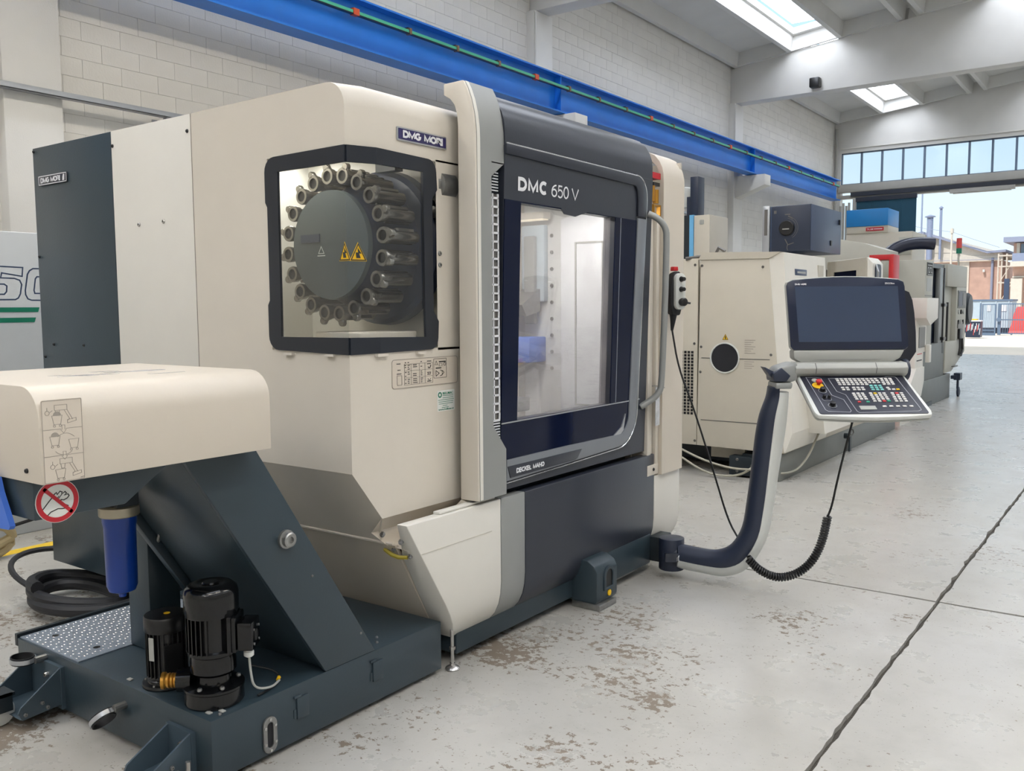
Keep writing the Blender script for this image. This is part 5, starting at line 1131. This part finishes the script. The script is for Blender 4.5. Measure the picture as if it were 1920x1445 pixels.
rc = MB().box(-3.3, -3.0, 16.6, 18.4, 1.92, 2.30).prism('X', [(16.6, .98), (18.4, .98), (18.4, .75), (17.2, .45), (16.6, .45)], -3.3, -3.0).box(-3.32, -3.08, 16.7, 17.45, .98, 1.92).box(-3.3, -3.0, 17.45, 18.4, .98, 1.92).build('operator_column', 'm3_grey', m3, bevel=.006)
MB().box(-3.08, -3.07, 16.65, 16.75, .98, 1.92).build('column_shadow_gap', 'ink', rc)
cp1 = MB().box(-3.0, -2.99, 17.55, 18.3, 1.55, 1.86).build('display_panel', 'm2_grey', rc)
MB().box(-2.99, -2.986, 17.6, 17.95, 1.58, 1.84).build('display', 'cab_dark', cp1); MB().box(-2.99, -2.986, 18.0, 18.25, 1.6, 1.82).build('keypad', 'bolt_grey', cp1)
for k in range(3):
    for j in range(2): MB().lathe((-3.0, 17.65+.22*k, 1.48-.12*j-.06*(j)), (1, 0, 0), [(.04, 0), (.04, .02), (0, .022)], 8).build('push_button', 'ink' if (k+j) % 2 else 'panel_grey', rc)
MB().box(-3.0, -2.985, 17.6, 18.1, 1.19, 1.3).build('lower_keypad', 'bolt_grey', rc)
MB().box(-3.0, -2.96, 17.65, 17.95, 1.0, 1.18).build('hand_unit', 'black', rc, bevel=.01)
MB().tube([(-2.97, 17.75, 1.0), (-2.96, 17.7, .85), (-2.97, 17.68, .72), (-2.965, 17.85, .70), (-2.97, 18.0, .8), (-2.975, 17.95, 1.0)], .022, 6).build('coil_lead', 'ink', rc)
MB().box(-3.0, -2.95, 17.2, 17.5, .52, .54).build('small_shelf', 'm2_grey', rc)
MB().prism('Y', [(-4.9, 2.0), (-4.9, 2.50), (-4.34, 2.62), (-4.11, 2.62), (-3.76, 2.55), (-3.42, 2.43), (-3.42, 2.25), (-3.5, 2.0)], 14.2, 14.95).build('top_guard', 'm3_grey', m3, bevel=.006)
MB().box(-4.9, -3.4, 14.95, 18.4, .4, 2.3).build('rear_housing', 'm3_grey', m3)
MB().tube(soft([(-3.68, 15.3, 2.40), (-3.60, 15.4, 2.50), (-3.45, 15.5, 2.575), (-3.28, 15.6, 2.60), (-3.05, 15.7, 2.585)], 2), .1, 14, rr=None).build('exhaust_duct', 'hose_black', m3, smooth=60)
sgn = MB().cyl((-3.04, 17.75, 2.3), (-3.04, 17.75, 2.52), .014, seg=8).build('signal_pole', 'm3_grey', m3)
MB().cyl((-3.04, 17.75, 2.52), (-3.04, 17.75, 2.61), .045, seg=14).build('green_lamp', 'green_mark', sgn)
MB().cyl((-3.04, 17.75, 2.615), (-3.04, 17.75, 2.79), .045, seg=14).build('red_lamp', 'barrier_red', sgn)
dc = MB().lathe((-3.06, 18.9, 1.53), (1, 0, 0), [(.30, -.04), (.30, .02), (.26, .06), (.0, .07)], 24).build('round_cover', 'slate_dark', m3)
MB().box(-3.3, -3.1, 18.4, 18.9, 1.4, 1.6).build('cover_arm', 'm3_grey', m3)
cw = MB().box(-2.95, -2.85, 17.15, 17.35, .30, .42).cyl((-2.9, 17.25, .14), (-2.9, 17.25, .30), .02, seg=8).box(-2.99, -2.9, 17.1, 17.3, .32, .38).build('castor_fork', 'cab_dark', m3)
MB().lathe((-2.92, 17.3, .085), (1, 0, .0), [(.05, 0), (.085, .01), (.085, .04), (.05, .05)], 18).build('castor_wheel', 'cab_dark', cw)

# tall blue-topped machine by the green door
m4 = thing('boring_machine', 'tall beige machine with a bright blue top box and red label, by the green door', 'machine', (-4.9, 19.5, 0))
MB().box(-5.37, -4.56, 19.0, 19.9, 3.20, 3.54).build('top_box', 'sky_blue_paint', m4, bevel=.01)
MB().box(-5.36, -4.56, 19.02, 19.9, 3.06, 3.20).build('top_plinth', 'm2_beige', m4, bevel=.006)
lb4 = MB().box(-4.98, -4.64, 19.005, 19.02, 3.10, 3.17).build('red_label', 'sign_red', m4)
MB().text('TA.AM', .02, .018, .12, .034, bold=.003).lines([((.16, .035), (.31, .035))], .014).build('lettering', 'letter_white', lb4, xf=frame((-4.98, 19.003, 3.10), (1, 0, 0), (0, 0, 1)), smooth=0)
MB().box(-5.37, -4.10, 19.04, 20.2, 0, 3.06).build('machine_body', 'm2_beige', m4, bevel=.008)
MB().box(-4.35, -4.12, 19.03, 19.05, 2.6, 2.95).build('body_panel', 'm3_grey', m4, bevel=.004)

# ================================================================== LEFT BACKGROUND
m5 = thing('white_machine', 'pale grey machine marked 50 with two green stripes, behind the dark cabinet at left', 'machine', (-7.4, 2.5, 0))
MB().box(-8.3, -6.6, .6, 5.2, 0, 2.162).build('machine_body', 'old_grey', m5, bevel=.01)
Q5 = lambda x, y: (2.992+x/3.61*.00368, 1.916-(400+y/3.61-500)*.00376)
fm5 = lambda v: (-6.6+v[2], v[0], v[1])
q = MB()
q.poly([Q5(*p) for p in ((-60, 360), (155, 365), (148, 425), (12, 405), (4, 438), (95, 440), (130, 452), (142, 480), (130, 545), (115, 572), (95, 583), (-70, 585))], .010)
q.poly([Q5(*p) for p in ((-40, 480), (25, 480), (42, 492), (38, 530), (22, 548), (-40, 548))], .010)
q.poly([Q5(*p) for p in ((330, 368), (225, 370), (200, 385), (185, 410), (165, 520), (166, 550), (180, 578), (205, 587), (320, 588), (345, 575), (360, 540), (378, 420), (370, 385), (355, 370), (330, 368))], .010)
q.poly([Q5(*p) for p in ((320, 425), (250, 425), (238, 440), (225, 520), (230, 540), (300, 540), (312, 520), (325, 440), (320, 425))], .010)
q.build('number_outline', 'cab_blue', m5, xf=fm5, smooth=0)
MB().prism('X', [Q5(-900, 636), Q5(256, 636), Q5(246, 668), Q5(-900, 668)], -6.6, -6.598).build('green_stripe', 'green_mark', m5)
MB().prism('X', [Q5(-900, 706), Q5(228, 706), Q5(217, 738), Q5(-900, 738)], -6.6, -6.598).build('green_stripe', 'green_mark', m5)
tag(MB().box(-6.21, -6.10, -6, 4.5, .0005, .0015).build('floor_line', 'yellow_line', base=(-6.15, 0, 0)), 'yellow painted safety line on the floor at far left', 'floor marking')
tag(MB().tube([(-6.05+.02*math.sin(a), 2.60+.13*math.cos(a), .13+.10*math.sin(a)) for a in [i*math.pi/8 for i in range(17)]]+[(-6.05, 2.5, .05), (-6.0, 2.2, .032), (-6.0, 1.5, .032)], .03, 10).build('tan_hose', 'hose_tan', base=(-6, 2.5, 0)), 'tan ribbed hose looped upright on the floor at far left', 'hose')
MB().prism('Y', [(-3.1, 1.14), (-2.615, 1.14), (-2.60, 1.10), (-2.548, 1.01), (-2.556, 1.0), (-2.66, .994), (-3.1, .98)], 1.145, 1.16).build('chute_flap', 'blue_bin', cv, smooth=0)

# dust cover hung behind the operator screen
tag(MB().loft([[PN((r, z, D)) for r, D in ((2.12, 5.06), (x, 5.06), (x+.01, 5.12), (x-.02, 5.2), (2.12, 5.2))] for z, x in ((1.27, 2.22), (1.285, 2.25), (1.34, 2.285), (1.45, 2.28), (1.56, 2.268), (1.63, 2.255), (1.675, 2.235), (1.69, 2.20))], True, True)
    .build('dust_cover', 'bag', base=PN((2.2, 1.27, 5.1)), smooth=60), 'black soft dust cover hanging behind the right edge of the operator screen', 'cover')

# ================================================================== OUTSIDE THE FAR DOOR
bh = thing('brick_building', 'brick factory building with pale fascia and shallow gable across the yard', 'building', (-14, 80, 0))
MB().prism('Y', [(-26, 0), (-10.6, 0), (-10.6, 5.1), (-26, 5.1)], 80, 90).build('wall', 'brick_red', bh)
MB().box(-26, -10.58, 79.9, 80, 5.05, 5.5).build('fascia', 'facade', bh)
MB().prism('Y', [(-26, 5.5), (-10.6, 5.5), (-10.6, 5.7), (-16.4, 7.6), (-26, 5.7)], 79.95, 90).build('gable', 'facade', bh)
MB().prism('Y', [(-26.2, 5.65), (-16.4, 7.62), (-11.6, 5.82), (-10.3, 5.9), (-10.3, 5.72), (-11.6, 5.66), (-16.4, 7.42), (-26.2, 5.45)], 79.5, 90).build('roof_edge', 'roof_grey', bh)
MB().box(-10.65, -10.55, 79.85, 80.2, 0, 5.6).build('corner_pier', 'facade', bh)
MB().box(-13.6, -12.9, 79.9, 80, 0, 5.05).build('pale_bay', 'facade', bh)
MB().cyl((-11.25, 79.9, 1.5), (-11.25, 79.9, 5.3), .1, seg=8).build('downpipe', 'roof_grey', bh)
MB().box(-11.9, -11.75, 79.7, 79.9, 4.2, 4.4).build('wall_lamp', 'arm_white', bh)
MB().box(-15.5, -10.7, 79.6, 79.8, 5.16, 5.2).build('gutter', 'roof_grey', bh)
def flue(x, top, w, lab):
    f = thing('flue', lab, 'chimney', (x, 81, 5.5))
    MB().cyl((x, 79.6, 5.3), (x, 79.6, top-.25), w, seg=12).build('pipe', 'flue', f)
    MB().lathe((x, 79.6, top-.3), (0, 0, 1), [(w, 0), (w, .1), (w*1.7, .14), (w*1.7, .2), (w*.4, .32)], 12).build('cowl', 'flue', f)
flue(-15.84, 8.9, .24, 'wide steel flue on the brick building roof'); flue(-15.04, 9.55, .1, 'tall thin steel flue right of the wide one')
lp = thing('lamp_post', 'tall thin street lamp post outside at the edge of the green door', 'lamp post', (-16.3, 79, 0))
MB().cyl((-16.36, 79, 0), (-16.36, 79, 10.9), .09, .06, seg=8).build('pole', 'flue', lp); MB().box(-16.4, -15.7, 78.9, 79.1, 10.85, 10.98).build('lamp_head', 'flue', lp)
ip_ = thing('utility_pole', 'white utility pole with wires in front of the brick building', 'pole', (-14.05, 79, 0))
MB().cyl((-14.05, 78.8, 0), (-14.05, 78.8, 7.7), .1, .07, seg=8).build('pole', 'facade', ip_)
MB().cyl((-14.05, 78.8, 7.3), (-14.05, 78.8, 7.65), .14, seg=8).build('insulator', 'facade', ip_)
MB().tube([(-14.05, 78.8, 7.4), (-12.5, 79, 6.75), (-10.7, 79.1, 6.05)], .02, 4).tube([(-14.05, 78.8, 7.4), (-16, 78.6, 7.75), (-18.5, 78.4, 8.5)], .02, 4).build('wire', 'roof_grey', ip_)
hs_ = thing('house', 'brick house with flat eaves and balcony at the right edge of the doorway', 'house', (-7, 74, 0))
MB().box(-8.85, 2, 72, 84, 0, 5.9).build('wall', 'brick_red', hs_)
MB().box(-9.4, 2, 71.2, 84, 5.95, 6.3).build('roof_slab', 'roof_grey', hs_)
MB().box(-8.9, 2, 71.0, 72, 4.25, 4.6).build('balcony', 'facade', hs_)
MB().box(-8.8, 2, 71.0, 71.06, 4.6, 5.15).build('balcony_rail', 'flue', hs_)
MB().box(-8.65, -8.45, 71.9, 72, 4.6, 5.9).build('window_jamb', 'facade', hs_); MB().box(-8.4, -7.6, 71.95, 72, 4.65, 5.85).build('window', 'far_window', hs_)
MB().box(-8.9, -8.2, 71.6, 72, 0, 3.45).build('white_pier', 'facade', hs_)
MB().box(-9.4, -9.07, 72.3, 72.5, 0, 3.45).build('side_door', 'cab_blue', hs_)
MB().box(-8.85, 2, 71.85, 72, 3.5, 3.6).build('string_course', 'facade', hs_)
st = thing('fire_stairs', 'pale orange metal stair frame between the brick building and the house', 'staircase', (-10, 76, 0))
for x in (-10.3, -9.75): MB().cyl((x, 76, 0), (x, 76, 5.4), .07, seg=6).build('post', 'facade', st)
for z in (1.6, 3.2, 4.4, 5.2): MB().box(-10.3, -9.3, 75.9, 76.1, z, z+.1).build('landing', 'facade', st)
for z0 in (0, 1.6, 3.2):
    MB().prism('Y', [(-10.2, z0), (-9.4, z0+1.5), (-9.4, z0+1.6), (-10.2, z0+.1)], 75.95, 76.05).build('flight', 'facade', st)
# yard gate, fence, containers
pg_ = thing('pedestrian_gate', 'narrow blue grey pedestrian gate with sheet panel in the yard fence', 'gate', (-7.7, 54, 0))
MB().ring('Y', [(-8.02, -.03), (-7.34, -.03), (-7.34, 1.66), (-8.02, 1.66)], [(-7.96, .11), (-7.40, .11), (-7.40, 1.60), (-7.96, 1.60)], 53.97, 54.03).build('gate_frame', 'fence_blue', pg_)
MB().box(-7.97, -7.39, 53.98, 54.02, .22, .28).build('gate_rail', 'fence_blue', pg_)
for k in range(9): MB().box(-7.94+.066*k, -7.925+.066*k, 53.99, 54.01, .1, 1.62).build('gate_bar', 'fence_blue', pg_)
gp = MB().box(-8.12, -8.05, 53.95, 54.05, 0, 1.7)
tag(gp.build('gate_post', 'fence_blue', base=(-8.08, 54, 0)), 'blue grey post left of the pedestrian gate', 'post')
sg_ = thing('sliding_gate', 'long blue grey sliding gate of vertical bars across the yard', 'gate', (-6, 54.2, 0))
MB().box(-7.27, -7.12, 54.1, 54.25, 0, 1.68).build('end_post', 'fence_blue', sg_)
MB().box(-7.12, 3, 54.13, 54.2, 1.62, 1.68).build('top_rail', 'fence_blue', sg_); MB().box(-7.12, 3, 54.13, 54.2, .05, .11).build('bottom_rail', 'fence_blue', sg_)
MB().box(-7.12, 3, 54.13, 54.2, .78, .84).build('middle_rail', 'fence_blue', sg_)
MB().lathe((-7.2, 54.05, .82), (0, -1, 0), [(.12, 0), (.12, .06), (0, .07)], 10).build('lock_box', 'fence_blue', sg_)
for k in range(90): MB().box(-7.02+.11*k, -7.0+.11*k, 54.15, 54.18, .1, 1.64).build('gate_bar', 'fence_blue', sg_)
for x in (-6.6, -2.5): MB().cyl((x, 54.12, .05), (x, 54.22, .05), .05, seg=10).build('gate_wheel', 'fence_blue', sg_)
ctn = thing('container', 'grey blue steel container behind the yard gate', 'container', (-8.2, 58.5, 0))
MB().box(-9.6, -7.1, 58, 60, .3, 1.85).build('body', 'container', ctn); MB().box(-9.65, -7.05, 57.95, 60.05, 1.82, 1.92).build('lid', 'fence_blue', ctn)
MB().box(-9.6, -7.1, 58.1, 59.9, 0, .3).build('skid', 'cab_dark', ctn)
for (a, b) in ((-8.35, -8.15), (-7.75, -7.35)): MB().box(a, b, 57.96, 58, 1.25, 1.6).build('notice', 'letter_white', ctn)
for x in (-9.2, -8.7, -7.9, -7.25): MB().box(x-.03, x+.03, 57.96, 58, .3, 1.82).build('rib', 'container', ctn)
br = thing('traffic_barrier', 'red plastic traffic barrier behind the sliding gate', 'barrier', (-6.4, 58, 0))
MB().prism('Y', [(-7.15, 0), (-7.0, .5), (-6.9, 1.1), (-6.75, 1.5), (-5, 1.5), (-5, 0)], 57.2, 57.6).build('barrier_body', 'barrier_red', br, bevel=.03)
MB().prism('X', [(57.1, 0), (57.7, 0), (57.5, .3), (57.3, .3)], -7.1, -5).build('barrier_base', 'barrier_red', br)
bn = thing('waste_bin', 'bin with dark red and white streaked sides and yellow lid in the yard', 'bin', (-7.65, 49, 0))
bb_ = MB().box(-7.97, -7.32, 49, 49.6, .02, .80).build('bin_body', 'cab_dark', bn)
rr = random.Random(5)
for k in range(12):
    x = -7.94+.052*k; z = .12+.3*rr.random()
    MB().prism('Y', [(x, z), (x+.02, z), (x+.05, z+.3), (x+.025, z+.32)], 48.98, 49).build('streak', 'letter_white' if k % 3 else 'barrier_red', bb_)
MB().box(-7.99, -7.3, 48.98, 49.62, .80, .86).build('bin_rim', 'letter_white', bn); MB().box(-7.85, -7.5, 49.0, 49.6, .86, .92).build('bin_lid', 'yellow', bn)
